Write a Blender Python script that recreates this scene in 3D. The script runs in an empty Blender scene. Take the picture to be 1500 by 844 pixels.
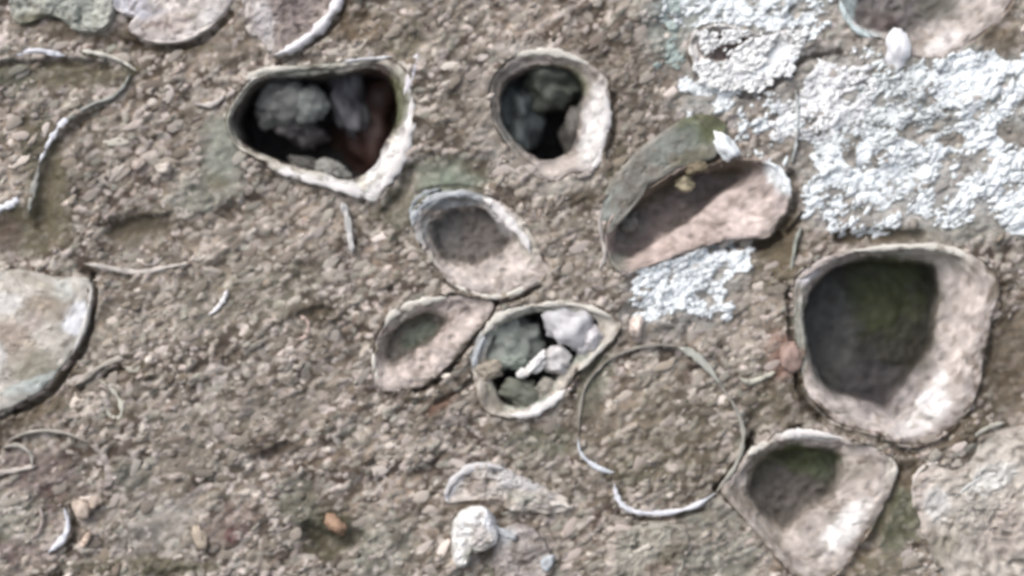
import bpy, bmesh, math, random
import numpy as np
from mathutils import Matrix, Vector

random.seed(11)
RNG = np.random.default_rng(11)
SC = bpy.context.scene
COL = SC.collection
S = 1.0e-4                      # one photo unit on the rock = 0.1 mm (the piece seen is 15 cm wide)
TILT = math.radians(42)         # the rock face leans back from the vertical
ORG = Vector((0, 0, 0.5))
AX = Vector((1, 0, 0))
AV = Vector((0, math.sin(TILT), math.cos(TILT)))
AN = Vector((0, -math.cos(TILT), math.sin(TILT)))
ROT = Matrix((AX, AV, AN)).transposed()

# ------------------------------------------------------------------ camera, sky, sun, exposure
cam_d = bpy.data.cameras.new('camera')
cam = bpy.data.objects.new('camera', cam_d)
COL.objects.link(cam)
DIST = 0.30
cam.matrix_world = Matrix.Translation(ORG + AN * DIST) @ ROT.to_4x4()
cam_d.sensor_width = 36
cam_d.lens = 36 * DIST / 0.15
cam_d.clip_start = 0.005
cam_d.clip_end = 100
cam_d.dof.use_dof = True
cam_d.dof.focus_distance = DIST - 0.009
cam_d.dof.aperture_fstop = 4.8
SC.camera = cam
SC.cycles.filter_width = 2.2
SC.cycles.max_bounces = 6

SUN_LOCAL = Vector((-0.42, 0.62, 0.66)).normalized()       # towards the sun, on the rock's own axes
sun_dir = ROT @ SUN_LOCAL
elev = math.asin(sun_dir.z)
azim = math.atan2(sun_dir.x, sun_dir.y)
world = bpy.data.worlds.new('World')
SC.world = world
world.use_nodes = True
wn = world.node_tree.nodes
wl = world.node_tree.links
wn.clear()
sky = wn.new('ShaderNodeTexSky')
sky.sky_type = 'NISHITA'
sky.sun_disc = False
sky.sun_elevation = elev
sky.sun_rotation = azim
sky.air_density = 1.0
sky.dust_density = 4.0
bg = wn.new('ShaderNodeBackground')
bg.inputs['Strength'].default_value = 0.145
hs = wn.new('ShaderNodeHueSaturation')
hs.inputs['Saturation'].default_value = 0.45
out = wn.new('ShaderNodeOutputWorld')
wl.new(sky.outputs[0], hs.inputs['Color'])
wl.new(hs.outputs[0], bg.inputs[0])
wl.new(bg.outputs[0], out.inputs[0])
sun_l = bpy.data.lights.new('sun', 'SUN')
sun_l.energy = 1.35
sun_l.angle = math.radians(34)
sun_l.color = (1.0, 0.965, 0.92)
sun = bpy.data.objects.new('sun', sun_l)
COL.objects.link(sun)
sun.location = ORG + sun_dir * 2
sun.rotation_euler = sun_dir.to_track_quat('Z', 'Y').to_euler()
SC.view_settings.view_transform = 'Standard'
SC.view_settings.look = 'None'
SC.view_settings.gamma = 1
SC.view_settings.exposure = 0.40

# ------------------------------------------------------------------ numeric helpers
def lin(r, g, b, k=0.92):
    f = lambda c: ((c / 255 + 0.055) / 1.055) ** 2.4 if c > 10 else c / 255 / 12.92
    q = np.array([f(r) * k, f(g) * k, f(b) * k])
    return q * 0.82 + q.mean() * 0.18

def _hash(ix, iy, iz, seed):
    h = (ix.astype(np.int64) * 374761393 + iy.astype(np.int64) * 668265263
         + iz.astype(np.int64) * 2147483647 + seed * 1274126177) & 0xffffffff
    h = ((h ^ (h >> 13)) * 1274126177) & 0xffffffff
    h = ((h ^ (h >> 16)) * 2246822519) & 0xffffffff
    return ((h ^ (h >> 15)) & 0xffffff) / float(0xffffff) * 2 - 1

def noise(x, y, z=0.0, seed=0):
    x = np.asarray(x, float); y = np.asarray(y, float)
    z = np.zeros_like(x) + z
    xi, yi, zi = np.floor(x), np.floor(y), np.floor(z)
    fx, fy, fz = x - xi, y - yi, z - zi
    fx = fx * fx * (3 - 2 * fx); fy = fy * fy * (3 - 2 * fy); fz = fz * fz * (3 - 2 * fz)
    r = 0
    for dz in (0, 1):
        wz = fz if dz else 1 - fz
        for dy in (0, 1):
            wy = fy if dy else 1 - fy
            for dx in (0, 1):
                wx = fx if dx else 1 - fx
                r = r + _hash(xi + dx, yi + dy, zi + dz, seed) * wx * wy * wz
    return r

def noise2(x, y, seed=0):
    xi, yi = np.floor(x), np.floor(y)
    fx, fy = x - xi, y - yi
    fx = fx * fx * (3 - 2 * fx); fy = fy * fy * (3 - 2 * fy)
    z = np.zeros_like(xi)
    return (_hash(xi, yi, z, seed) * (1 - fx) * (1 - fy) + _hash(xi + 1, yi, z, seed) * fx * (1 - fy)
            + _hash(xi, yi + 1, z, seed) * (1 - fx) * fy + _hash(xi + 1, yi + 1, z, seed) * fx * fy)

def fbm2(x, y, s, o=3, seed=0):
    r = 0; a = 1; t = 0
    for k in range(o):
        r = r + a * noise2(x / s + 17 * k, y / s + 31 * k, seed + k); t += a
        a *= 0.5; s *= 0.5
    return r / t * 1.5

def fbm3(x, y, z, s, o=3, seed=0):
    r = 0; a = 1; t = 0
    for k in range(o):
        r = r + a * noise(x / s + 17 * k, y / s + 31 * k, z / s, seed + k); t += a
        a *= 0.5; s *= 0.5
    return r / t * 1.5

def sstep(a, b, x):
    t = np.clip((x - a) / (b - a), 0, 1)
    return t * t * (3 - 2 * t)

GRAIN = math.radians(32)        # bedding of the grains runs up to the right
def along(x, y, k=1.7):
    # photo-style coordinates (y down) squeezed along the bedding
    a = x * math.cos(GRAIN) - y * math.sin(GRAIN)
    b = x * math.sin(GRAIN) + y * math.cos(GRAIN)
    return a / k, b

# ------------------------------------------------------------------ palette
PALE = lin(186, 174, 162); MID = lin(146, 135, 121); BROWN = lin(112, 100, 84); DARK = lin(84, 73, 64)
UMBER = lin(98, 84, 62); OLIVE = lin(104, 98, 72); GREYGREEN = lin(148, 152, 138); MOSS = lin(92, 98, 58)
PLUM = lin(118, 98, 98); PINK = lin(178, 159, 150); SHELL = lin(190, 177, 169); WHITE = lin(232, 228, 224)
BLUEWHITE = lin(240, 246, 248); GREYBLUE = lin(158, 164, 166); SAGE = lin(126, 142, 118); RUST = lin(150, 96, 70)
ORANGE = lin(160, 126, 98); HOLLOW_SHADE = lin(70, 62, 52); SLATE = lin(96, 98, 96); DEEPOLIVE = lin(62, 64, 38)  # the dark wall brown is shade painted inside the hollows
WINE = lin(92, 62, 60); CREAM = lin(200, 193, 178); INK = lin(42, 38, 34)

# ------------------------------------------------------------------ materials
def material(name, rough=0.8, spec=0.35, tint='Col', nscale=900, namp=0.25, bump=0.25, bscale=2500, gloss_var=0.15, sss=0.0):
    m = bpy.data.materials.new(name)
    m.use_nodes = True
    n, l = m.node_tree.nodes, m.node_tree.links
    p = n['Principled BSDF']
    if tint == 'Col':
        a = n.new('ShaderNodeAttribute'); a.attribute_name = 'Col'; src = a.outputs['Color']
    else:
        a = n.new('ShaderNodeObjectInfo'); src = a.outputs['Color']
    tc = n.new('ShaderNodeTexCoord')
    t = n.new('ShaderNodeTexNoise'); t.inputs['Scale'].default_value = nscale
    t.inputs['Detail'].default_value = 4; t.inputs['Roughness'].default_value = 0.65
    l.new(tc.outputs['Object'], t.inputs['Vector'])
    mr = n.new('ShaderNodeMapRange')
    mr.inputs['From Min'].default_value = 0.25; mr.inputs['From Max'].default_value = 0.75
    mr.inputs['To Min'].default_value = 1 - namp; mr.inputs['To Max'].default_value = 1 + namp
    l.new(t.outputs[0], mr.inputs['Value'])
    mul = n.new('ShaderNodeVectorMath'); mul.operation = 'SCALE'
    l.new(src, mul.inputs[0]); l.new(mr.outputs[0], mul.inputs['Scale'])
    l.new(mul.outputs[0], p.inputs['Base Color'])
    t2 = n.new('ShaderNodeTexNoise'); t2.inputs['Scale'].default_value = bscale
    t2.inputs['Detail'].default_value = 3
    l.new(tc.outputs['Object'], t2.inputs['Vector'])
    b = n.new('ShaderNodeBump'); b.inputs['Strength'].default_value = bump; b.inputs['Distance'].default_value = 0.0003
    l.new(t2.outputs[0], b.inputs['Height']); l.new(b.outputs[0], p.inputs['Normal'])
    r = n.new('ShaderNodeMapRange')
    r.inputs['To Min'].default_value = rough - gloss_var; r.inputs['To Max'].default_value = rough + gloss_var
    l.new(t.outputs[0], r.inputs['Value']); l.new(r.outputs[0], p.inputs['Roughness'])
    p.inputs['Specular IOR Level'].default_value = spec
    return m

M_ROCK = material('shelly_limestone', 0.8, 0.3, namp=0.35, nscale=700)
M_GRAIN = material('limestone_grain', 0.68, 0.4, tint='Obj', namp=0.22)
M_SHELL = material('fossil_shell', 0.62, 0.42, namp=0.12, nscale=420, bump=0.35, bscale=900, gloss_var=0.2)
M_NACRE = material('worn_shell_edge', 0.42, 0.5, namp=0.14, nscale=500, bump=0.3, bscale=900, gloss_var=0.2)
M_LICHEN = material('crusty_lichen', 0.6, 0.45, namp=0.15, nscale=900, bump=0.4, gloss_var=0.25)

# ------------------------------------------------------------------ building meshes on the rock
def P(x, y, w, c):
    """photo-style x, y (y down) and height w above the rock -> local metres about centre c"""
    return np.stack([(x - c[0]) * S, -(y - c[1]) * S, (w - c[2]) * S], axis=-1)

def place(o, c):
    o.matrix_world = Matrix.Translation(ORG + AX * ((c[0] - 750) * S) + AV * ((422 - c[1]) * S) + AN * (c[2] * S)) @ ROT.to_4x4()

def mesh_from(name, co, faces, col=None):
    me = bpy.data.meshes.new(name)
    faces = np.asarray(faces)
    nf, k = faces.shape
    me.vertices.add(len(co)); me.loops.add(nf * k); me.polygons.add(nf)
    me.vertices.foreach_set('co', np.ascontiguousarray(co, dtype=np.float32).ravel())
    me.polygons.foreach_set('loop_start', np.arange(0, nf * k, k, dtype=np.int32))
    me.loops.foreach_set('vertex_index', faces.astype(np.int32).ravel())
    me.polygons.foreach_set('use_smooth', np.ones(nf, dtype=bool))
    me.update(calc_edges=True)
    if col is not None:
        a = me.attributes.new('Col', 'FLOAT_COLOR', 'POINT')
        a.data.foreach_set('color', np.concatenate([np.clip(col, 0, 1), np.ones((len(co), 1))], 1).astype(np.float32).ravel())
    return me

def link(name, me, mat, c=None, parent=None, pc=None):
    o = bpy.data.objects.new(name, me)
    if mat and not me.materials: me.materials.append(mat)
    COL.objects.link(o)
    if parent is not None:
        o.parent = parent
        o.location = ((c[0] - pc[0]) * S, -(c[1] - pc[1]) * S, (c[2] - pc[2]) * S)
    else:
        place(o, c)
    return o

def tag(o, label, cat, group=None, kind=None):
    o['label'] = label; o['category'] = cat
    if group: o['group'] = group
    if kind: o['kind'] = kind
    return o

def root(name, c, label, cat, group=None):
    o = bpy.data.objects.new(name, None)
    o.empty_display_size = 0.003
    COL.objects.link(o); place(o, c)
    return tag(o, label, cat, group)

# closed contours, resampled by angle
NA = 192
TH = np.linspace(0, 2 * np.pi, NA, endpoint=False)
def catmull(pts, closed=True, n=14):
    p = np.asarray(pts, float)
    if closed: q = np.concatenate([p[-1:], p, p[:2]])
    else: q = np.concatenate([2 * p[:1] - p[1:2], p, 2 * p[-1:] - p[-2:-1]])
    res = []
    t = np.linspace(0, 1, n, endpoint=False)[:, None]
    for i in range(1, len(q) - 2):
        a, b, c, d = q[i - 1], q[i], q[i + 1], q[i + 2]
        res.append(0.5 * (2 * b + (c - a) * t + (2 * a - 5 * b + 4 * c - d) * t * t + (3 * b - a - 3 * c + d) * t ** 3))
    if not closed: res.append(p[-1:])
    return np.concatenate(res)

def ring(pts, cen=None):
    d = catmull(pts)
    c = np.array(cen, float) if cen is not None else d.mean(0)
    a = np.arctan2(d[:, 1] - c[1], d[:, 0] - c[0]) % (2 * np.pi)
    r = np.hypot(d[:, 1] - c[1], d[:, 0] - c[0])
    o = np.argsort(a)
    rr = np.interp(TH, np.concatenate([a[o] - 2 * np.pi, a[o], a[o] + 2 * np.pi]), np.tile(r[o], 3))
    k = (np.roll(rr, 1) + rr * 2 + np.roll(rr, -1)) / 4
    return np.stack([c[0] + k * np.cos(TH), c[1] + k * np.sin(TH)], 1)

def grow(R, d):
    c = R.mean(0); v = R - c; l = np.linalg.norm(v, axis=1, keepdims=True)
    return c + v * (l + d) / l
def shrink(R, s, dx=0, dy=0):
    c = R.mean(0)
    return c + (R - c) * s + np.array([dx, dy])
def smooth(R, keep=3):
    c = R.mean(0); z = (R[:, 0] - c[0]) + 1j * (R[:, 1] - c[1])
    f = np.fft.fft(z); k = np.abs(np.fft.fftfreq(len(z), 1 / len(z)))
    z = np.fft.ifft(f * np.exp(-(np.maximum(k - 1, 0) / keep) ** 2))
    return np.stack([z.real + c[0], z.imag + c[1]], 1)
def mix(A, B, t): return A * (1 - t) + B * t

CUTS = []      # (contour array, how deep the rock is cut away under it)
def loft(levels, rough=1.0, seed=0, sub=7, chip=1.5, spots=(), scale=22):
    """levels: (ring, height, colour[, (tilt_x, tilt_y)]) from the buried outside in; closed by a middle point"""
    rings = []
    for L in levels:
        R, w, c = L[:3]
        t = L[3] if len(L) > 3 else (0, 0)
        cen = R.mean(0)
        W = w + (R[:, 0] - cen[0]) * t[0] + (R[:, 1] - cen[1]) * t[1]
        rings.append(np.concatenate([R, W[:, None], np.tile(c, (NA, 1))], 1))
    rings = np.array(rings)
    q = np.concatenate([rings[:1], rings, rings[-1:]])
    rows = []
    for i in range(1, len(q) - 2):
        a, b, c, d = q[i - 1], q[i], q[i + 1], q[i + 2]
        nsub = int(np.clip(np.linalg.norm((c - b)[:, :3], axis=1).max() / 2.6, 4, 60))
        for k in range(nsub):
            t = k / nsub
            v = b + (c - b) * (t * t * (3 - 2 * t) * 0.5 + t * 0.5)
            cr = 0.5 * (2 * b + (c - a) * t + (2 * a - 5 * b + 4 * c - d) * t * t + (3 * b - a - 3 * c + d) * t ** 3)
            v[:, :3] = cr[:, :3] * 0.75 + (b + (c - b) * t)[:, :3] * 0.25
            rows.append(v)
    rows.append(q[-2])
    last = rows[-1]
    m = last.mean(0)
    nl = int(np.linalg.norm(last[:, :2] - m[:2], axis=1).max() / 2.6) + 3
    for t in np.linspace(0, 1, nl + 1)[1:-1]: rows.append(last * (1 - t) + m * t)
    V = np.array(rows); nr = len(V)
    # colours wander across the rings so that no boundary is a clean line
    gi = np.tile(np.arange(nr)[:, None], (1, NA)).astype(float); gj = np.tile(np.arange(NA), (nr, 1))
    wv = fbm2(V[..., 0], V[..., 1], 18, 3, seed + 70) * 7 + fbm2(V[..., 0], V[..., 1], 5, 2, seed + 71) * 4.5
    si = np.clip(gi + wv, 0, nr - 1); i0 = np.floor(si).astype(int); i1 = np.minimum(i0 + 1, nr - 1); ff = (si - i0)[..., None]
    V[..., 3:6] = (V[..., 3:6][i0, gj] * (1 - ff) + V[..., 3:6][i1, gj] * ff)
    V = V.reshape(-1, 6)
    V = np.concatenate([V, m[None]])
    x, y, w = V[:, 0].copy(), V[:, 1].copy(), V[:, 2].copy()
    V[:, 0] += fbm3(x, y, w, 26, 4, seed + 5) * chip * 1.8
    V[:, 1] += fbm3(x, y, w, 26, 4, seed + 9) * chip * 1.8
    pit = np.clip(fbm3(x, y, w, 11, 2, seed + 12) - 0.35, 0, 1)
    V[:, 0] += fbm3(x, y, w, 9, 2, seed + 15) * chip * .8
    V[:, 1] += fbm3(x, y, w, 9, 2, seed + 16) * chip * .8
    V[:, 2] += fbm3(x, y, w, scale, 3, seed) * 3.2 * rough + fbm3(x, y, w, 7, 2, seed + 3) * 1.5 * rough - pit * 6 * rough
    n1 = fbm3(x, y, w, 30, 3, seed + 20); n2 = fbm3(x, y, w, 9, 2, seed + 21)
    C = V[:, 3:6] * (1 + 0.2 * n1 + 0.2 * n2 - 0.5 * pit)[:, None]
    C = paint(C, x, y, spots, seed)
    dirt = sstep(.22, .6, fbm3(x, y, w, 13, 3, seed + 31))[:, None] * .5
    C = C * (1 - dirt) + lin(108, 94, 76) * np.minimum(1, C.mean(1, keepdims=True) / .22) * dirt
    lit = sstep(.3, .6, fbm3(x, y, w, 10, 2, seed + 33))[:, None] * .3
    C = C * (1 + lit)  # scattered highlights painted into the colour
    i = np.arange((nr - 1) * NA); j = np.where((i % NA) == NA - 1, i - NA + 1, i + 1)
    F = np.stack([i, i + NA, j + NA, j], 1)
    k = np.arange(NA) + (nr - 1) * NA; kk = np.where((k % NA) == NA - 1, k - NA + 1, k + 1)
    F = np.concatenate([F, np.stack([k, np.full(NA, nr * NA), kk, kk], 1)])
    return V, F, C

def paint(C, x, y, spots, seed=0):
    """stains, painted glints and painted shade with a place and a shape of their own: (x, y, rx, ry, degrees, colour, strength[, soft])"""
    for n, sp in enumerate(spots):
        sx, sy, rx, ry, ang, c, st = sp[:7]
        soft = sp[7] if len(sp) > 7 else 0.45
        m = (np.abs(x - sx) < 1.7 * max(rx, ry)) & (np.abs(y - sy) < 1.7 * max(rx, ry))
        if not m.any(): continue
        a = math.radians(ang); dx, dy = x[m] - sx, y[m] - sy
        u = (dx * math.cos(a) - dy * math.sin(a)) / rx; v = (dx * math.sin(a) + dy * math.cos(a)) / ry
        r = np.hypot(u, v) + 0.22 * fbm2(x[m] + 400, y[m], 16, 3, seed + n * 7 + 50)
        k = (st * (1 - sstep(1 - soft, 1 + soft * 0.5, r)))[:, None]
        C[m] = C[m] * (1 - k) + c * k * (0.9 + 0.1 * fbm2(x[m], y[m], 9, 2, seed + n)[:, None])
    return C

def loft_mesh(name, levels, c, **kw):
    V, F, C = loft(levels, **kw)
    # triangles at the middle were written as degenerate quads: rebuild as tris
    tri = F[-NA:, :3]; quad = F[:-NA]
    T = np.concatenate([quad[:, [0, 1, 2]], quad[:, [0, 2, 3]], tri])
    return mesh_from(name, P(V[:, 0], V[:, 1], V[:, 2], c), T, C)

ROOTS = []
def cup(name, outer, hole, label, cat, rim, wall, floor, depth, lip=6, rimw=0.35, slope=-6, dx=0, dy=0,
        spots=(), seed=0, rough=1.0, chip=1.6, rimtilt=(0, 0), slopetilt=(0, 0), group=None, mouth=0.72, bottom=0.3, mat=None, edge=None, soft=False):
    """an opened shell: rim is one part, the hollow behind it (cavity) another"""
    O = ring(outer); H = ring(hole)
    c = (O[:, 0].mean(), O[:, 1].mean(), 0.0)
    r = root(name, c, label, cat, group)
    ROOTS.append((r, c))
    edge = mixc(rim if edge is None else edge, lin(148, 136, 124), .6)
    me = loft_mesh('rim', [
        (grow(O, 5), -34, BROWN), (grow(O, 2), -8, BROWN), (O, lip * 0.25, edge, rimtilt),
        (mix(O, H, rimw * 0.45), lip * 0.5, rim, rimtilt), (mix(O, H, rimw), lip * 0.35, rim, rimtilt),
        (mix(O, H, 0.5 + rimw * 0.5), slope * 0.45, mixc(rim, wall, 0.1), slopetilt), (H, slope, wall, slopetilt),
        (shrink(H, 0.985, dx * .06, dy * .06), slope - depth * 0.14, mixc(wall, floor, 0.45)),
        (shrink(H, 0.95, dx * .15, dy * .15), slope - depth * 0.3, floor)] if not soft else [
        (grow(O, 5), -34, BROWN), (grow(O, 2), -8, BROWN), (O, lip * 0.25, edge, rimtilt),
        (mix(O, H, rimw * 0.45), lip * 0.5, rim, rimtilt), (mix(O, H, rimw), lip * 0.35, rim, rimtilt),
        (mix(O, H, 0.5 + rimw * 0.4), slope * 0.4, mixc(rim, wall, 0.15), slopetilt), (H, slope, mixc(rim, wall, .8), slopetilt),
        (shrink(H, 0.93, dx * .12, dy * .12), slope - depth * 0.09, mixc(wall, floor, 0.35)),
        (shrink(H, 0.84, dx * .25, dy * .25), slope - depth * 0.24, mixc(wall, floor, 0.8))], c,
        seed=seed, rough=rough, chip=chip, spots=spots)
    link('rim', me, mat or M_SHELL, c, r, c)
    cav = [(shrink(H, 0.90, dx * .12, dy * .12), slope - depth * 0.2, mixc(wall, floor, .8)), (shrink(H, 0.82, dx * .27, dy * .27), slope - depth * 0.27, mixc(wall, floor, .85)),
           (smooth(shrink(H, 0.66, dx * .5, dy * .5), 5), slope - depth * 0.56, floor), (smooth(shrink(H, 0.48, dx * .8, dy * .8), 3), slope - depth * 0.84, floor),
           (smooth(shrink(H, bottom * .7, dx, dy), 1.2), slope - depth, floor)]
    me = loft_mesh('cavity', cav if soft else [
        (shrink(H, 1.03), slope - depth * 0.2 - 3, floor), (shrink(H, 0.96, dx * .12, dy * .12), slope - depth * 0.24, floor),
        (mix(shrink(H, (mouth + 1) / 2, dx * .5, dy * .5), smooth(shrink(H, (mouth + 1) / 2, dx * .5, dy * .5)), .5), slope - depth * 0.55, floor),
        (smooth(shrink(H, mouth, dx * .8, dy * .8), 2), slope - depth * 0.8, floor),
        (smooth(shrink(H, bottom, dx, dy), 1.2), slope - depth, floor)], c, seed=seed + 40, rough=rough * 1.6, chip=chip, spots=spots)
    link('cavity', me, M_SHELL, c, r, c)  # dark floor colours deepen the hollow's shade
    CUTS.append((O, depth + 40))
    return r, c

def mixc(a, b, t): return a * (1 - t) + b * t

def dome(name, outer, label, cat, col, height, edge=None, spots=(), seed=0, rough=1.0, tilt=(0, 0), mat=None, lump=0, group=None, scale=22, flat=0.55):
    O = ring(outer); c = (O[:, 0].mean(), O[:, 1].mean(), 0.0)
    edge = col if edge is None else edge
    me = loft_mesh(name, [
        (grow(O, 3), -30, edge), (O, -5, edge, tilt), (grow(O, -2), height * 0.3, edge, tilt), (shrink(O, 0.93), height * 0.62, edge, tilt),
        (shrink(O, 0.8), height * 0.85, col, tilt), (smooth(shrink(O, flat), 3), height * 0.97, col, tilt), (smooth(shrink(O, 0.3), 1.5), height + lump, col, tilt)],
        c, seed=seed, rough=rough, spots=spots, sub=8, scale=scale)
    o = link(name, me, mat or M_SHELL, c)
    tag(o, label, cat, group)
    CUTS.append((shrink(O, 0.95), 14))
    return o, c

def strip_mesh(name, pts, widths, c, h=4, col=WHITE, w0=2, seed=0, cols=None):
    """a thin shell edge standing out of the rock: a half round ridge that tapers at both ends"""
    p = catmull(pts, closed=False, n=8)
    n = len(p); t = np.linspace(0, 1, n)
    wd = np.interp(t, np.linspace(0, 1, len(widths)), widths) * (1 + 0.3 * noise(t * n / 2.5, t * 0, seed=seed))
    taper = np.clip(np.minimum(t, 1 - t) * 9, 0.12, 1)
    wd = wd * taper * (.8 if name != 'rim_highlight' else .9) * (1 + .25 * noise(t * n / 1.2, t * 0 + 5, seed=seed + 9))
    d = np.gradient(p, axis=0); d /= np.linalg.norm(d, axis=1, keepdims=True) + 1e-9
    nn = np.stack([-d[:, 1], d[:, 0]], 1)
    K = 9
    V = []; C = []
    cc = np.asarray(col) if cols is None else np.stack([np.interp(t, np.linspace(0, 1, len(cols)), [q[k] for q in cols]) for k in range(3)], 1)
    for k in range(K):
        a = math.pi * (k / (K - 1)) * 1.3 - 0.15 * math.pi
        s, z = -math.cos(a), math.sin(a)
        wig = 0.8 * noise(t * n / 2, t * 0 + k, seed=seed + 3)
        q = p + nn * (wd / 2 * s)[:, None]
        V.append(np.stack([q[:, 0] + wig * 0.5, q[:, 1], rock_h(q[:, 0], q[:, 1]) * 0.0 + w0 + 1.8 * noise(t * n / 3.0, t * 0, seed=seed + 11) + z * h * (0.4 + 0.6 * taper) + wig - (8 if z < 0 else 0)], 1))
        C.append(cc * (1 + 0.15 * noise(t * n / 3, t * 0 + k * .4, seed=seed + 6))[:, None])
    V = np.array(V); V = V.reshape(-1, 3); C = np.array(C).reshape(-1, 3)
    F = []
    for k in range(K - 1):
        i = np.arange(n - 1) + k * n
        F += list(zip(i, i + 1, i + n + 1)) + list(zip(i, i + n + 1, i + n))
    return mesh_from(name, P(V[:, 0], V[:, 1], V[:, 2], c), np.array(F), C)

def strip(name, pts, widths, label, cat, parent=None, pc=None, mat=None, group=None, **kw):
    p = np.array(pts, float); c = (p[:, 0].mean(), p[:, 1].mean(), 0.0)
    me = strip_mesh(name, pts, widths, c, **kw)
    o = link(name, me, mat or M_NACRE, c, parent, pc)
    if parent is None: tag(o, label, cat, group)
    elif label: o['label'] = label
    return o

def ico(sub):
    bm = bmesh.new(); bmesh.ops.create_icosphere(bm, subdivisions=sub, radius=1)
    v = np.array([q.co[:] for q in bm.verts]); f = np.array([[q.index for q in g.verts] for g in bm.faces]); bm.free()
    return v, f
ICO1, ICO2, ICO3 = ico(1), ico(2), ico(3)
ICO4 = ico(4)

def lump_mesh(name, radii, ang, col, seed, knob=0.3, res=ICO4, spots=()):
    v, f = res
    n = 1 + knob * 1.3 * fbm3(v[:, 0] + seed, v[:, 1], v[:, 2], 0.8, 4, seed) + knob * 0.38 * noise(v[:, 0] * 4.5, v[:, 1] * 4.5, v[:, 2] * 4.5, seed + 4) + knob * .12 * noise(v[:, 0] * 9, v[:, 1] * 9, v[:, 2] * 9, seed + 5)
    q = v * n[:, None] * np.array(radii)
    a = math.radians(ang); x = q[:, 0] * math.cos(a) - q[:, 1] * math.sin(a); y = q[:, 0] * math.sin(a) + q[:, 1] * math.cos(a)
    C = np.tile(col, (len(v), 1)) * (1 + 0.22 * fbm3(x, y, q[:, 2], 9, 2, seed + 8) + .5 * (n - 1))[:, None]
    return mesh_from(name, np.stack([x, y, q[:, 2]], 1) * S, f, C)

def lump(name, c, radii, ang, col, seed, parent=None, pc=None, label=None, cat=None, knob=0.36, mat=None, group=None, res=ICO4):
    o = link(name, lump_mesh(name, radii, ang, col, seed, knob, res), mat or M_SHELL, c, parent, pc)
    if parent is None: tag(o, label, cat, group)
    return o

def rock_h(x, y):
    """large and middle relief of the rock, in photo units"""
    a, b = along(x, y, 1.6)
    return fbm2(x, y, 260, 2, 1) * 9 + fbm2(a, b, 34, 3, 5) * 5.5

# ================================================================== THE OPENED SHELLS
SHELLS = 'fossil shells weathered out of the rock'
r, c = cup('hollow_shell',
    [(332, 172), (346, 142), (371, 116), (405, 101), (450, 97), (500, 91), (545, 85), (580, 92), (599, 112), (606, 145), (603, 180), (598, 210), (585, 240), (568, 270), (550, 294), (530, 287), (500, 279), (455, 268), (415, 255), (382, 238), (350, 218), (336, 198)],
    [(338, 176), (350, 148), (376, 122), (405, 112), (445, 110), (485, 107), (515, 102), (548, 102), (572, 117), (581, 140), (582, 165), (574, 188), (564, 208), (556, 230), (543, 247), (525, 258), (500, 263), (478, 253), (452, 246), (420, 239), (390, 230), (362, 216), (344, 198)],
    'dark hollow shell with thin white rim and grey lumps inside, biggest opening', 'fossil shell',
    rim=CREAM, wall=mixc(SHELL, HOLLOW_SHADE, .85), floor=lin(28, 25, 24), depth=420, lip=8, rimw=0.5, slope=-10, dx=8, dy=-4, mouth=1.0, bottom=0.85, seed=3,  # wall and floor painted dark for the shade inside the opening
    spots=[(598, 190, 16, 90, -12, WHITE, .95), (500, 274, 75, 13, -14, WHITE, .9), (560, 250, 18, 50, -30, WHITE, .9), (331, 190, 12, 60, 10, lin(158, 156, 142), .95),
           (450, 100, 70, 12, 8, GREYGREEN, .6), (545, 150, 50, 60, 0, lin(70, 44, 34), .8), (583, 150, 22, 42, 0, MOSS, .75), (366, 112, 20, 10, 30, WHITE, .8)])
lump('crust_lump', (412, 140, -60), (40, 34, 38), 8, lin(124, 124, 120), 5, r, c, knob=.22)
lump('crust_lump', (448, 150, -56), (30, 28, 30), 0, lin(120, 124, 120), 15, r, c, knob=.22)
lump('crust_lump', (392, 160, -66), (24, 26, 26), 0, lin(134, 134, 128), 19, r, c)
lump('crust_lump', (425, 180, -90), (42, 24, 34), -20, lin(98, 92, 90), 6, r, c)
lump('crust_lump', (505, 142, -95), (30, 50, 34), 10, lin(98, 96, 100), 7, r, c)
lump('crust_lump', (540, 165, -150), (60, 80, 60), 0, lin(66, 42, 34), 8, r, c)
lump('crust_lump', (500, 195, -150), (38, 34, 34), 0, lin(72, 50, 40), 18, r, c)
lump('crust_lump', (484, 249, -26), (24, 14, 16), -14, lin(140, 138, 130), 9, r, c)
lump('crust_lump', (446, 238, -40), (28, 10, 16), -20, lin(92, 90, 84), 10, r, c)

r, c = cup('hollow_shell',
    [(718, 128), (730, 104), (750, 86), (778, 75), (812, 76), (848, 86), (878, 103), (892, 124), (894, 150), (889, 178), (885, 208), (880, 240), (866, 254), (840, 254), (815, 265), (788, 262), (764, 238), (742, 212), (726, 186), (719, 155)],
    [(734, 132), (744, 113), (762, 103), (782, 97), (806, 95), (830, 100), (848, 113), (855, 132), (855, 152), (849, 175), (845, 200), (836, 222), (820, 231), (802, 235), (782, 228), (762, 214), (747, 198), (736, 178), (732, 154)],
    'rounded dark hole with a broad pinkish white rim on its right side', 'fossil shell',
    rim=mixc(SHELL, MID, .3), wall=mixc(SHELL, HOLLOW_SHADE, .5), floor=lin(28, 29, 28), depth=420, lip=7, rimw=0.35, slope=-14, dx=6, dy=16, mouth=0.9, bottom=0.4, seed=13,  # near black floor is painted shade in the deep pocket
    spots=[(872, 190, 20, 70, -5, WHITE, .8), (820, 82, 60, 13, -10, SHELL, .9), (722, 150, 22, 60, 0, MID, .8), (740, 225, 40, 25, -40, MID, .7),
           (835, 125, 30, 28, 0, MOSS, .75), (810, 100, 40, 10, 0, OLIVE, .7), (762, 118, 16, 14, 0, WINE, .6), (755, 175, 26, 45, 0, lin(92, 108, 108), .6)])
lump('crust_lump', (812, 120, -90), (58, 38, 70), 0, lin(80, 84, 74), 15, r, c)
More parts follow.
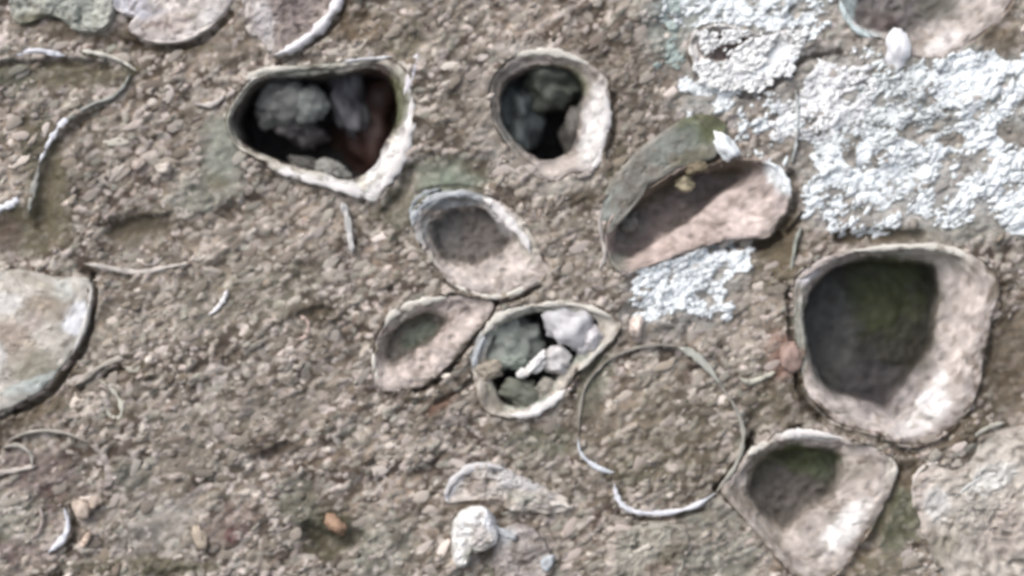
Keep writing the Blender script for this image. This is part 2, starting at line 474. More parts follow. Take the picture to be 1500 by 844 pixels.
lump('crust_lump', (752, 165, -90), (34, 52, 56), 15, lin(78, 84, 84), 16, r, c)
lump('crust_lump', (852, 190, -80), (26, 46, 50), 0, lin(96, 92, 86), 17, r, c)

r, c = cup('shell_cup',
    [(603, 328), (612, 306), (632, 290), (660, 281), (690, 281), (718, 287), (742, 300), (765, 320), (780, 346), (792, 372), (804, 396), (796, 409), (772, 423), (745, 432), (722, 438), (695, 431), (668, 420), (648, 402), (632, 386), (618, 362), (608, 345)],
    [(626, 338), (640, 316), (664, 304), (690, 300), (712, 308), (730, 324), (748, 344), (750, 356), (736, 372), (716, 384), (695, 392), (670, 390), (648, 376), (632, 358)],
    'pale cup shell pointed at its lower right, just below the sage green stain', 'fossil shell',
    rim=SHELL, wall=mixc(SHELL, MID, .4), floor=lin(66, 59, 54), depth=105, lip=7, rimw=0.45, slope=-12, dx=12, dy=-6, mouth=0.72, bottom=0.35, seed=23, edge=PINK, soft=True,
    spots=[(660, 292, 60, 14, 6, GREYBLUE, .9), (612, 330, 14, 40, 0, GREYBLUE, .6), (735, 318, 34, 14, -48, WHITE, .9), (770, 350, 16, 40, 20, CREAM, .7), (650, 340, 30, 40, 0, SLATE, .5)])

r, c = cup('shell_cup',
    [(886, 348), (896, 314), (922, 290), (952, 272), (982, 254), (1010, 243), (1045, 238), (1085, 231), (1118, 236), (1145, 254), (1159, 278), (1153, 306), (1140, 326), (1127, 347), (1098, 351), (1062, 352), (1030, 362), (982, 380), (938, 393), (906, 398), (890, 376)],
    [(892, 350), (902, 320), (930, 296), (958, 278), (988, 260), (1015, 250), (1050, 246), (1084, 241), (1104, 246), (1098, 262), (1066, 280), (1042, 304), (1004, 332), (962, 358), (930, 378), (906, 386), (894, 370)],
    'long slanting brown hollow with a broad smooth pink slope at its lower right', 'fossil shell',
    rim=PINK, wall=lin(206, 186, 178), floor=lin(64, 53, 46), depth=110, lip=6, rimw=0.22, slope=-26, dx=-4, dy=-4, mouth=0.7, bottom=0.3, seed=33, soft=True,
    spots=[(1140, 262, 14, 36, 32, BLUEWHITE, .95), (925, 335, 30, 20, 30, lin(118, 116, 108), .6), (970, 275, 60, 16, 32, UMBER, .8), (1080, 245, 45, 14, 5, UMBER, .85),
           (900, 385, 20, 18, 0, GREYGREEN, .7), (1100, 318, 60, 30, 24, lin(214, 194, 186), .9)])
lump('crust_lump', (1003, 268, -16), (13, 11, 10), 0, lin(158, 146, 116), 34, r, c, knob=.4)
lump('crust_lump', (1022, 243, -4), (16, 12, 10), 0, lin(130, 116, 88), 35, r, c, knob=.4)
lump('crust_lump', (925, 322, -46), (16, 12, 12), 20, lin(126, 124, 116), 36, r, c)

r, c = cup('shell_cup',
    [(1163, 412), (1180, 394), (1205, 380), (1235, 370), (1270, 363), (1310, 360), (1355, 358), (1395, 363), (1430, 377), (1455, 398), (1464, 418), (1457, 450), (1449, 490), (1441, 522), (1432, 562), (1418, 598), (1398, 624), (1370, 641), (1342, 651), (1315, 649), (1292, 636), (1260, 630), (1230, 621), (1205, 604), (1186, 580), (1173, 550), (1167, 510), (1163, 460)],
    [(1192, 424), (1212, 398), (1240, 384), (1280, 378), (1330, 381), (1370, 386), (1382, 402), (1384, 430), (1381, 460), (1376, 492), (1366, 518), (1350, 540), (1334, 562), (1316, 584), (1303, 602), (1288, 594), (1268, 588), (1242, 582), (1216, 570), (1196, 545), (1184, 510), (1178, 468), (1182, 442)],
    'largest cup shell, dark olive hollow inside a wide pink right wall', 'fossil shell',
    rim=SHELL, wall=mixc(SHELL, HOLLOW_SHADE, .25), floor=lin(54, 51, 46), depth=290, lip=8, rimw=0.3, slope=-20, dx=44, dy=16, mouth=0.68, bottom=0.35, seed=43, edge=PINK,
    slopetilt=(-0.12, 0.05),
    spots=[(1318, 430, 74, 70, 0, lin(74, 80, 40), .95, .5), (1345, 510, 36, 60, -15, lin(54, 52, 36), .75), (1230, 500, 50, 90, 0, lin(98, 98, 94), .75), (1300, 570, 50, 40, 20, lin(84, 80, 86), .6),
           (1172, 480, 14, 80, 0, GREYGREEN, .7), (1260, 366, 60, 12, 8, PINK, .7), (1368, 592, 22, 26, -30, lin(244, 240, 238), .85), (1380, 555, 10, 16, -30, WHITE, .8), (1345, 622, 40, 16, 20, WHITE, .5), (1185, 402, 22, 12, 40, lin(206, 206, 214), .7),  # small white spots low on the right wall are painted glints
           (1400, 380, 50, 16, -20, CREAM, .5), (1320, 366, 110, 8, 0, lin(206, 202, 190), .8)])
r, c = cup('shell_cup',
    [(1056, 718), (1074, 692), (1096, 664), (1120, 650), (1142, 634), (1180, 631), (1230, 638), (1265, 650), (1292, 662), (1313, 678), (1309, 705), (1296, 738), (1281, 765), (1262, 792), (1241, 822), (1212, 848), (1178, 852), (1148, 832), (1120, 795), (1088, 758), (1064, 734)],
    [(1096, 702), (1108, 680), (1132, 664), (1168, 656), (1212, 655), (1232, 663), (1240, 688), (1233, 714), (1216, 736), (1196, 752), (1172, 768), (1154, 786), (1138, 780), (1118, 760), (1100, 740), (1092, 720)],
    'cup shell just below the largest cup, brown hollow stained green at its top', 'fossil shell',
    rim=mixc(SHELL, MID, .2), wall=mixc(SHELL, MID, .5), floor=lin(58, 53, 46), depth=170, lip=8, rimw=0.35, slope=-14, dx=10, dy=0, mouth=0.74, bottom=0.35, seed=53, soft=True,
    spots=[(1180, 674, 58, 26, -8, lin(84, 90, 48), .95), (1215, 690, 24, 24, 0, lin(78, 88, 62), .7), (1120, 690, 26, 30, 30, OLIVE, .6), (1180, 636, 60, 9, -4, WHITE, .75), (1235, 775, 20, 52, -38, WHITE, .85),
           (1085, 735, 34, 30, -40, MID, .75), (1262, 690, 26, 20, 0, MID, .6), (1305, 688, 8, 26, -15, CREAM, .8), (1130, 790, 28, 26, -40, mixc(MID, PALE, .5), .7)])
r, c = cup('shell_cup',
    [(545, 538), (548, 508), (558, 482), (572, 464), (592, 448), (620, 438), (655, 433), (692, 436), (720, 441), (724, 449), (712, 470), (696, 490), (680, 510), (660, 532), (640, 551), (618, 565), (590, 573), (562, 575), (549, 560)],
    [(564, 500), (578, 478), (602, 464), (628, 456), (644, 461), (650, 473), (641, 489), (620, 506), (596, 522), (572, 532), (560, 520)],
    'small almond shaped shell with shallow olive hollow, beside the lump filled one', 'fossil shell',
    rim=mixc(SHELL, PINK, .4), wall=mixc(PINK, MID, .4), floor=lin(76, 74, 60), depth=80, lip=6, rimw=0.3, slope=-10, dx=4, dy=-4, mouth=0.7, bottom=0.35, seed=63, soft=True,
    spots=[(590, 458, 34, 9, 32, CREAM, .8), (556, 500, 12, 40, 10, MID, .6), (610, 490, 30, 12, 35, lin(98, 110, 92), .7), (612, 466, 30, 8, 20, OLIVE, .6), (585, 525, 26, 14, 20, lin(120, 112, 106), .6)])
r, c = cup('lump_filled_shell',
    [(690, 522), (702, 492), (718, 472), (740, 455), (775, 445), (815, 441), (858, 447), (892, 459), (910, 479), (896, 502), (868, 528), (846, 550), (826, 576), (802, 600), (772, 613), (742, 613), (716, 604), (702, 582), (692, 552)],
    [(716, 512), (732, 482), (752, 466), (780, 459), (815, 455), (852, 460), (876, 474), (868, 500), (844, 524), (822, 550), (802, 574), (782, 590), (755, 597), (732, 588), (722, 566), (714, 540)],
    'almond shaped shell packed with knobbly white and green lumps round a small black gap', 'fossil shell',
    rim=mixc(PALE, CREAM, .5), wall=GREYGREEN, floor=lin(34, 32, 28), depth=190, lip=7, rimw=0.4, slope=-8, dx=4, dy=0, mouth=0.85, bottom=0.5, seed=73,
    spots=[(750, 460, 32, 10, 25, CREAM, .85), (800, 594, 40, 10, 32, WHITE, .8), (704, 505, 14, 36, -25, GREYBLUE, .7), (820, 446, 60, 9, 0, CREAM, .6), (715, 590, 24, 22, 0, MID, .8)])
lump('crust_lump', (752, 498, -34), (44, 42, 30), 10, lin(130, 136, 128), 75, r, c)
lump('crust_lump', (756, 528, -16), (22, 12, 14), 10, lin(136, 146, 134), 76, r, c)
lump('crust_lump', (838, 478, -16), (36, 30, 24), -20, lin(196, 194, 196), 77, r, c)
lump('crust_lump', (862, 500, -14), (24, 20, 20), 40, lin(198, 194, 196), 78, r, c)
lump('crust_lump', (816, 531, -10), (21, 20, 18), 0, lin(190, 186, 184), 79, r, c, knob=.28)
lump('crust_lump', (788, 532, -4), (20, 9, 11), -35 + 80, WHITE, 80, r, c)
lump('crust_lump', (765, 548, -4), (9, 8, 8), 0, WHITE, 81, r, c, knob=.25)
lump('crust_lump', (717, 543, -3), (20, 16, 13), 0, lin(164, 152, 134), 82, r, c, knob=.34)
lump('crust_lump', (762, 577, -18), (27, 20, 18), 0, lin(104, 106, 92), 83, r, c)
lump('crust_lump', (798, 572, -14), (16, 14, 12), 0, lin(150, 144, 132), 84, r, c)

r, c = cup('shell_cup',
    [(1222, -10), (1236, 20), (1252, 42), (1276, 54), (1300, 62), (1322, 76), (1345, 86), (1378, 84), (1412, 68), (1448, 42), (1480, 6), (1488, -40), (1445, -86), (1330, -104), (1250, -74), (1222, -40)],
    [(1238, -8), (1250, 22), (1272, 44), (1302, 48), (1328, 62), (1348, 46), (1376, 24), (1398, 0), (1404, -32), (1350, -72), (1280, -72), (1240, -36)],
    'purple brown cup shell with smooth pink slope, cut by the upper edge', 'fossil shell',
    rim=SHELL, wall=mixc(SHELL, SLATE, .5), floor=lin(96, 90, 88), depth=70, lip=7, rimw=0.25, slope=-18, dx=0, dy=-6, mouth=0.7, bottom=0.4, seed=93, edge=PINK, soft=True,
    spots=[(1300, 30, 30, 16, 0, lin(78, 58, 54), .6), (1380, 5, 30, 30, 0, lin(84, 84, 70), .6), (1238, 20, 18, 40, -20, lin(188, 202, 200), .9), (1380, 62, 40, 12, 30, WHITE, .6), (1270, 50, 24, 14, -20, lin(200, 212, 212), .8)])
r, c = cup('shell_cup',
    [(1006, 72), (1014, 48), (1040, 36), (1075, 40), (1112, 50), (1150, 44), (1172, 54), (1168, 84), (1144, 108), (1104, 128), (1072, 126), (1040, 112), (1016, 100)],
    [(1024, 66), (1040, 50), (1066, 48), (1094, 56), (1120, 62), (1116, 74), (1092, 80), (1060, 88), (1034, 84)],
    'shallow lichen whitened shell with a brown dent, close to the upper edge', 'fossil shell',
    rim=WHITE, wall=SHELL, floor=lin(124, 108, 102), depth=22, lip=7, rimw=0.3, slope=-6, mouth=0.7, bottom=0.4, seed=97,
    spots=[(1130, 90, 60, 30, 20, BLUEWHITE, .85), (1056, 56, 40, 14, 0, lin(104, 84, 76), .6)])

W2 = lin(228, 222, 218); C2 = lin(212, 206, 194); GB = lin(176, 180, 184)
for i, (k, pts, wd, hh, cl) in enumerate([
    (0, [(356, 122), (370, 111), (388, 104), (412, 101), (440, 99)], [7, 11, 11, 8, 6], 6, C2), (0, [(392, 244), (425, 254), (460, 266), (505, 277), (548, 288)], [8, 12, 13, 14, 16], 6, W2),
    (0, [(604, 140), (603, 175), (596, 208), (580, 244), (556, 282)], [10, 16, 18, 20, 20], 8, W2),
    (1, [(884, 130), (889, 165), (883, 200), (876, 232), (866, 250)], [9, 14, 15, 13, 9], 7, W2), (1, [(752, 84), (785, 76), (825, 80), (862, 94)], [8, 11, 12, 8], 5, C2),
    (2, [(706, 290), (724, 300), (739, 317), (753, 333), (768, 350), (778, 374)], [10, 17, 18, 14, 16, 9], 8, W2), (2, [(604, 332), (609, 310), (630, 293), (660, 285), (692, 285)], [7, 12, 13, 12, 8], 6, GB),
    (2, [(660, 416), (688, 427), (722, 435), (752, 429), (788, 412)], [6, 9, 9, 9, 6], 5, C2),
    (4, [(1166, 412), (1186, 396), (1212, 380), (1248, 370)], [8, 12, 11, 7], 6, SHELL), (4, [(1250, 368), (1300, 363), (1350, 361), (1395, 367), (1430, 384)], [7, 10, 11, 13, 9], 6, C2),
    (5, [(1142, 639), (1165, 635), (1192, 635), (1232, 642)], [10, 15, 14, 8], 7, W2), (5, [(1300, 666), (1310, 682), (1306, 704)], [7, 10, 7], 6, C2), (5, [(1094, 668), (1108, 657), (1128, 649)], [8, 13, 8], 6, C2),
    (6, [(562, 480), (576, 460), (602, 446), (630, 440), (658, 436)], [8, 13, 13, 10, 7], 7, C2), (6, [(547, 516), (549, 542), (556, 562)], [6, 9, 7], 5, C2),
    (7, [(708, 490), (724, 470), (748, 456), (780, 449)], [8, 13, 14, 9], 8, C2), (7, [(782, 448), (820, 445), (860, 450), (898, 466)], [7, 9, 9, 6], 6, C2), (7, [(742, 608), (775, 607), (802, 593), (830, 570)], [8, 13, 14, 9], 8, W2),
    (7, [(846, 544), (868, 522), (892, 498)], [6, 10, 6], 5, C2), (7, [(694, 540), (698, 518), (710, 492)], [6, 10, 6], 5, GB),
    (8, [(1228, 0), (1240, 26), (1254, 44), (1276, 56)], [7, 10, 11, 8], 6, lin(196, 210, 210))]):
    strip('rim_highlight', pts, wd, None, None, *ROOTS[k], h=hh * .5, w0=2.6, col=cl, seed=500 + i, mat=M_SHELL)  # raised pale strips: rim highlights put into shape and colour

# ================================================================== DOMED AND FLAT SHELLS
dome('shell_valve', [(152, -10), (164, 10), (180, 20), (197, 25), (186, 36), (192, 48), (208, 58), (236, 63), (265, 60), (292, 49), (318, 31), (337, 10), (348, -20), (335, -70), (290, -108), (230, -115), (170, -85), (148, -40)],
     'smooth domed pinkish white shell cut by the upper edge', 'fossil shell', lin(206, 194, 186), 8, edge=lin(206, 196, 190), seed=101, rough=.8,
     spots=[(200, 10, 40, 16, -10, lin(206, 206, 220), .7), (255, 35, 30, 18, 0, PINK, .5), (300, 30, 18, 34, -45, WHITE, .5), (225, 36, 26, 5, 4, lin(150, 126, 120), .5)])
o, c = dome('shell_valve', [(354, 10), (360, 44), (384, 62), (400, 84), (418, 80), (446, 62), (472, 42), (490, 20), (502, -4), (500, -40), (450, -66), (390, -54), (358, -24)],
     'brownish shell with a bright white curved edge, cut by the upper edge', 'fossil shell', lin(150, 136, 128), 4, edge=lin(190, 180, 172), seed=103, rough=1.8,
     spots=[(385, 25, 18, 45, 10, lin(190, 184, 184), .8), (430, 10, 30, 30, 0, lin(128, 114, 110), .8)])
strip('lip', [(500, -14), (492, 10), (474, 36), (452, 56), (424, 74), (402, 82)], [16, 18, 19, 17, 15, 10], None, None, o, c, h=11, w0=5, col=lin(232, 228, 230), seed=4)
dome('shell_valve', [(-4, 394), (30, 395), (62, 401), (92, 403), (116, 403), (131, 410), (134, 436), (124, 474), (112, 508), (92, 540), (64, 568), (32, 588), (0, 606), (-60, 622), (-130, 570), (-140, 480), (-90, 412), (-40, 394)],
     'worn round shell, mottled cream and rusty, beside a dark crack at the left edge', 'fossil shell', lin(190, 182, 170), 5, edge=lin(190, 184, 174), seed=105, rough=.6, scale=40,
     spots=[(110, 466, 20, 30, -15, lin(240, 240, 244), .95, .3), (60, 445, 44, 14, 10, lin(160, 144, 124), .8), (30, 515, 30, 20, 0, lin(160, 142, 120), .6), (12, 445, 26, 16, 0, WHITE, .7), (95, 425, 20, 22, 0, lin(200, 202, 194), .7), (20, 488, 30, 20, 0, lin(166, 138, 118), .6), (48, 470, 16, 14, 0, PINK, .7),
            (60, 540, 44, 26, 20, lin(146, 140, 120), .8), (50, 562, 50, 10, 20, lin(196, 204, 198), .8), (80, 455, 30, 16, 0, lin(170, 152, 132), .6), (50, 412, 50, 8, -22, lin(168, 158, 140), .7), (0, 525, 14, 24, 0, WHITE, .6)])
dome('shell_valve', [(14, 20), (20, -20), (60, -60), (120, -60), (158, -24), (168, 12), (160, 36), (140, 50), (116, 48), (96, 34), (72, 26), (50, 32), (30, 38)],
     'grey green lumpy shell patch with an olive stained lower side, in the upper left corner', 'fossil shell', lin(168, 168, 156), 10, seed=107, rough=1.6, lump=3,
     spots=[(60, 30, 50, 14, 0, OLIVE, .8), (105, 15, 40, 30, 0, lin(158, 164, 154), .6), (140, 25, 20, 20, 0, lin(174, 176, 164), .7)])
dome('shell_valve', [(1332, 730), (1342, 694), (1362, 676), (1390, 684), (1416, 672), (1444, 640), (1480, 626), (1530, 636), (1580, 740), (1540, 860), (1450, 900), (1380, 856), (1350, 790)],
     'crumbly pale shell patch with grey knobs in the lower right corner', 'fossil shell', lin(186, 176, 164), 8, edge=lin(186, 174, 162), seed=109, rough=1.5, lump=2, scale=26,
     spots=[(1350, 720, 16, 40, 10, lin(196, 182, 172), .8), (1372, 740, 22, 26, 0, lin(210, 208, 204), .8), (1420, 750, 40, 40, 0, lin(164, 158, 148), .6), (1450, 700, 40, 20, 30, lin(206, 204, 198), .8),
            (1380, 800, 34, 22, 30, lin(150, 142, 122), .7), (1470, 780, 40, 40, 0, lin(176, 160, 150), .6), (1440, 650, 30, 12, 30, lin(168, 164, 150), .7)])
dome('shell_valve', [(662, 772), (670, 752), (688, 743), (708, 743), (722, 754), (729, 774), (727, 796), (712, 806), (694, 812), (684, 830), (670, 832), (663, 806)],
     'bright white rounded shell lobe beneath a faint fan shaped shell, near the lower edge', 'fossil shell', lin(232, 230, 226), 26, seed=111, rough=1.5,
     spots=[(708, 785, 18, 24, 0, lin(196, 186, 178), .8), (700, 812, 26, 14, 0, lin(190, 184, 164), .8), (718, 762, 10, 16, 0, lin(206, 208, 216), .7)])
dome('shell_valve', [(650, 728), (664, 700), (686, 684), (715, 680), (742, 686), (770, 698), (800, 714), (832, 730), (842, 744), (800, 752), (760, 748), (735, 742), (712, 734), (686, 734), (664, 742)],
     'faint fan shaped pale shell above the bright white lobe', 'fossil shell', lin(192, 182, 172), 3, seed=113, rough=2.2,
     spots=[(664, 712, 12, 34, -35, lin(206, 204, 208), .8), (750, 700, 44, 12, -20, lin(182, 180, 180), .7), (700, 712, 24, 16, 0, lin(156, 142, 132), .7), (725, 735, 36, 8, 0, lin(138, 120, 98), .7), (765, 728, 30, 10, -10, lin(158, 160, 146), .6)])
dome('shell_valve', [(722, 806), (736, 776), (762, 770), (790, 784), (806, 812), (806, 846), (780, 870), (740, 866), (724, 840)],
     'dull pinkish grey shell remnant right of the bright white lobe', 'fossil shell', lin(160, 150, 144), 3, seed=119, rough=1.8, spots=[(740, 785, 20, 14, 0, lin(190, 192, 194), .7)])
dome('shell_ledge', [(876, 345), (880, 296), (900, 256), (926, 226), (962, 200), (1000, 176), (1036, 168), (1064, 182), (1060, 208), (1046, 232), (1008, 244), (968, 264), (930, 286), (904, 312), (892, 348)],
     'thin grey green shell ledge with an olive top, above the long brown hollow', 'fossil shell', lin(132, 128, 118), 5, edge=lin(150, 146, 136), seed=115, rough=.5, tilt=(-0.02, -0.03),
     spots=[(1030, 186, 44, 26, 10, MOSS, .9), (985, 215, 50, 22, 30, lin(134, 142, 134), .7), (1010, 232, 40, 12, 15, lin(112, 108, 84), .8), (890, 310, 14, 50, -12, lin(158, 164, 156), .7)])
dome('shell_cast', [(884, 836), (884, 802), (900, 780), (930, 768), (968, 764), (1004, 776), (1010, 806), (990, 850), (950, 880), (905, 880)],
     'low oval shell cast with grey green bands and a reddish patch, lower edge', 'fossil shell', lin(156, 150, 136), 4, seed=117, rough=1.6,
     spots=[(968, 832, 30, 14, 30, lin(146, 124, 110), .7), (985, 812, 30, 12, 30, lin(98, 92, 70), .7), (892, 815, 10, 40, -10, lin(186, 172, 160), .8)])
r = root('shell_ring', (969, 628, 0), 'nearly complete thin round shell outline filled with rock, left of the largest cup', 'fossil shell')
pc = (969, 628, 0)
for i, (pts, wd, hh, cl) in enumerate([
    ([(1048, 722), (1020, 740), (985, 750), (945, 752), (917, 744), (904, 728), (900, 708)], [6, 9, 9, 8, 9, 10, 8], 5, lin(222, 222, 228)),
    ([(900, 692), (882, 688), (864, 678), (850, 662), (847, 640)], [6, 11, 9, 6, 4], 5, lin(214, 218, 224)),
    ([(847, 640), (849, 600), (860, 562), (888, 530), (925, 512), (965, 505), (996, 508)], [2, 5, 6, 3, 5, 7, 4], 1.2, lin(156, 148, 136)),
    ([(992, 508), (1014, 518), (1036, 538), (1054, 562)], [7, 12, 12, 5], 3.5, lin(180, 180, 168)),
    ([(1056, 566), (1074, 592), (1086, 620), (1088, 648), (1076, 684), (1050, 720)], [5, 7, 8, 6, 8, 7], 2.5, lin(164, 160, 148))]):
    strip('shell_edge', pts, wd, None, None, r, pc, h=hh * .6, w0=1.8, col=cl, seed=120 + i)

# ================================================================== SLIVERS OF SHELL
FR = 'thin shell slivers bedded in the rock'
SL = [
 ([(-20, 84), (2, 82), (22, 79), (56, 74), (76, 78), (96, 82)], [8, 10, 11, 9, 12, 8], 'broken line of white shell chips running in from the left edge, near the top', lin(206, 206, 214), 4),
 ([(116, 74), (140, 78), (164, 84), (184, 93), (200, 104)], [7, 9, 8, 6, 5], 'cream curved shell sliver right of the broken line of white chips', lin(198, 194, 180), 4),
 ([(192, 106), (180, 128), (164, 142), (134, 154), (108, 168), (90, 184)], [4, 6, 7, 7, 9, 9], 'grey curved shell edge forming the top of the long arc in the upper left', lin(156, 156, 148), 4),
 ([(104, 170), (88, 184), (76, 202), (66, 220), (58, 240)], [8, 12, 9, 7, 5], 'bright white glinting sliver on the long arc in the upper left', lin(232, 232, 240), 5),
 ([(58, 240), (52, 264), (46, 290), (42, 312)], [7, 9, 10, 6], 'dull grey lower end of the long arc in the upper left', lin(158, 156, 148), 3),
 ([(-10, 306), (6, 303), (20, 297), (26, 288)], [10, 15, 14, 6], 'short bright white chip at the left edge, below the long arc', lin(232, 232, 238), 5),
 ([(122, 386), (150, 390), (182, 397), (214, 398), (246, 391), (280, 386)], [6, 8, 9, 10, 8, 5], 'long nearly level cream sliver above the worn round shell', lin(196, 186, 176), 4),
 ([(304, 463), (318, 452), (328, 438), (333, 424)], [4, 9, 9, 5], 'small bright white comma shaped sliver standing alone', lin(234, 230, 230), 5),
 ([(108, 566), (126, 552), (150, 536), (182, 522), (206, 514)], [5, 8, 9, 8, 5], 'cream slanting sliver just right of the dark crack', lin(180, 170, 156), 4),
 ([(144, 556), (160, 566), (172, 580), (179, 597), (176, 611), (164, 610), (154, 596), (148, 580)], [5, 7, 8, 8, 9, 7, 6, 4], 'tiny cream loop of shell below the cream slanting sliver', lin(196, 192, 176), 5),
 ([(-20, 698), (4, 692), (28, 688), (54, 682)], [8, 9, 9, 7], 'straight pale sliver running in from the left edge, low down', lin(190, 178, 168), 4),
 ([(94, 744), (99, 762), (97, 780), (86, 796), (70, 810)], [5, 7, 9, 12, 7], 'shiny white curl of shell near the lower left corner', lin(228, 228, 236), 5),
 ([(58, 742), (62, 760), (58, 776), (48, 790)], [6, 8, 8, 5], 'dull pinkish curl beside the shiny white curl', lin(168, 152, 144), 4),
 ([(284, 152), (304, 154), (320, 148), (330, 138)], [5, 9, 9, 5], 'small pale hook left of the biggest dark opening', lin(200, 190, 182), 4),
 ([(776, 742), (800, 738), (822, 738), (836, 744)], [6, 9, 9, 5], 'short cream sliver right of the faint fan shaped shell', lin(214, 204, 194), 4),
 ([(722, 770), (738, 780), (756, 790)], [8, 14, 6], 'grey white spur right of the bright white lobe', lin(190, 194, 196), 6),
 ([(906, 830), (922, 816), (942, 804), (958, 798)], [8, 13, 12, 6], 'fat cream sliver across the low oval cast', lin(196, 186, 172), 7),
 ([(1174, 332), (1166, 352), (1162, 376), (1158, 402)], [4, 6, 6, 5], 'thin upright grey sliver above the left side of the largest cup', lin(156, 158, 146), 4),
 ([(1166, 132), (1168, 170), (1166, 210), (1160, 238)], [3, 4, 4, 3], 'hair thin upright pale line crossing the lichen', lin(190, 196, 194), 4),
 ([(1414, 652), (1428, 638), (1448, 626), (1472, 618)], [6, 9, 9, 6], 'grey slanting sliver above the crumbly pale patch', lin(168, 164, 150), 4),
 ([(592, 140), (600, 118), (606, 96), (612, 78)], [8, 15, 14, 6], 'stout upright white chip at the upper right shoulder of the biggest dark opening', lin(222, 216, 220), 6),
 ([(500, 92), (525, 88), (550, 86), (576, 84)], [6, 10, 9, 5], 'white sliver along the top rim of the biggest dark opening', lin(206, 204, 204), 10),
 ([(440, 462), (452, 474), (448, 492), (438, 498)], [6, 9, 9, 5], 'small pinkish hook in the middle of the left half', lin(196, 170, 156), 4),
 ([(500, 296), (508, 316), (512, 344), (516, 370)], [14, 12, 10, 12], 'pale drip of crust hanging below the point of the biggest dark opening', lin(194, 190, 186), 4),
 ([(1120, 236), (1140, 248), (1152, 266), (1158, 286)], [6, 11, 10, 5], 'blue white curved edge at the right end of the long brown hollow', BLUEWHITE, 8),
 ([(878, 395), (886, 372), (882, 350), (878, 326), (884, 296)], [6, 9, 7, 8, 5], 'pale upright edge at the left end of the long brown hollow', lin(182, 172, 164), 5),
 ([(132, 652), (148, 664), (158, 684), (160, 704), (152, 716)], [6, 9, 13, 13, 7], 'broad dull curved shell edge in the lower left', lin(158, 146, 138), 3),
 ([(600, 316), (606, 298), (622, 284), (646, 276)], [6, 9, 9, 5], 'grey blue outer edge above the left shoulder of the pale tapering cup', lin(150, 156, 158), 4),
 ([(1080, 552), (1098, 560), (1120, 552), (1136, 545)], [6, 11, 10, 6], 'flat cream chip between the shell ring and the largest cup', lin(190, 186, 168), 5),
 ([(12, 644), (50, 632), (95, 634), (128, 648)], [4, 6, 6, 4], 'faint wide arc over the lower left, ending at the broad dull curved edge', lin(164, 156, 144), 3),
 ([(2, 656), (26, 652), (44, 664), (48, 684)], [5, 7, 7, 4], 'small faint hook above the straight pale sliver, at the left edge', lin(176, 168, 156), 3),
 ([(1340, 742), (1337, 712), (1348, 688), (1370, 678), (1392, 686)], [5, 9, 10, 9, 5], 'pale curved upper left edge of the crumbly patch', lin(206, 196, 186), 12),
 ([(1398, 728), (1424, 706), (1458, 694), (1496, 690)], [6, 10, 10, 7], 'pale grey streak across the crumbly patch', lin(206, 206, 202), 14),
 ([(650, 730), (662, 706), (684, 688), (716, 682), (742, 688)], [8, 14, 15, 12, 7], 'grey white curved upper edge of the faint fan shaped shell', lin(204, 200, 200), 8),
 ([(716, 716), (748, 708), (784, 716), (812, 732)], [10, 18, 16, 8], 'broad dull white band across the faint fan shaped shell', lin(186, 182, 180), 8),
 ([(134, 414), (132, 446), (122, 484), (106, 520)], [6, 7, 8, 6], 'thin pale right rim of the worn round shell', lin(206, 202, 196), 6),
 ([(204, 56), (236, 62), (268, 59), (296, 47), (322, 27)], [4, 6, 7, 7, 5], 'thin pale lower rim of the smooth domed shell, its highlight painted on', lin(214, 204, 196), 8),  # pale strip added as a rim highlight
 ([(120, 800), (126, 790), (132, 780)], [10, 13, 8], 'short peach coloured chip right of the shiny white curl', lin(214, 186, 164), 5),
]
for i, (pts, wd, lb, cl, hh) in enumerate(SL):
    strip('shell_sliver', pts, wd, lb, 'shell sliver', group=FR, h=hh * .5, w0=1.6, col=cl, seed=200 + i)

# ------------------------------------------------------------------ white lumps standing alone
for i, (x, y, w, rad, an, cl, lb) in enumerate([
    (1062, 216, 4, (14, 22, 13), -35, BLUEWHITE, 'bright white wedge shaped lump above the long brown hollow'),
    (1313, 74, 2, (18, 27, 15), 5, lin(238, 238, 242), 'white tooth shaped lump under the cut off cup at the top'),
    (931, 480, 3, (11, 17, 10), 10, lin(226, 206, 192), 'peach white pebble just below the lower lichen patch'),
    (490, 768, 3, (18, 13, 10), 35, ORANGE, 'orange brown pebble in a mossy dent near the lower edge'),
    (802, 822, 3, (9, 11, 8), 0, lin(186, 192, 196), 'small grey white bead near the lower edge'),
    (120, 744, 2, (11, 16, 9), -20, lin(198, 178, 160), 'upright peach pebble near the lower left corner'),
    (140, 735, 3, (9, 8, 8), 0, lin(200, 180, 162), 'small round peach pebble touching the upright one'),
    (292, 786, 2, (9, 20, 9), -20, lin(190, 172, 150), 'long cream pebble near the lower edge, left of the wine red stain'),
    (352, 120, 1, (11, 7, 7), 20, lin(176, 160, 146), 'flat tan pebble at the upper left of the biggest dark opening'),
    (240, 246, 3, (11, 8, 8), 0, lin(206, 194, 180), 'pale round pebble in the middle of the upper left'),
    (205, 240, 1, (9, 10, 7), 0, lin(190, 172, 160), 'pinkish pebble left of the pale round one'),
    (1158, 520, 2, (14, 24, 11), 10, lin(158, 130, 118), 'brownish pink pebble wedged against the left wall of the largest cup')]):
    lump('pebble', (x, y, w), rad, -an, cl, 300 + i, label=lb, cat='pebble', knob=.34, res=ICO3)

# ================================================================== LICHEN
LICH = 'crusts of white lichen'
def inside(x, y, poly):
    p = np.asarray(poly, float); q = np.roll(p, -1, 0)
    r = np.zeros(np.shape(x), bool)
    for (x0, y0), (x1, y1) in zip(p, q):
        k = ((y0 > y) != (y1 > y)) & (x < (x1 - x0) * (y - y0) / (y1 - y0 + 1e-9) + x0)
        r ^= k
    return r
def blocked(x, y, m=0):
    b = np.zeros(np.shape(x), bool)
    for O, d in CUTS: b |= inside(x, y, grow(O, m))
    return b

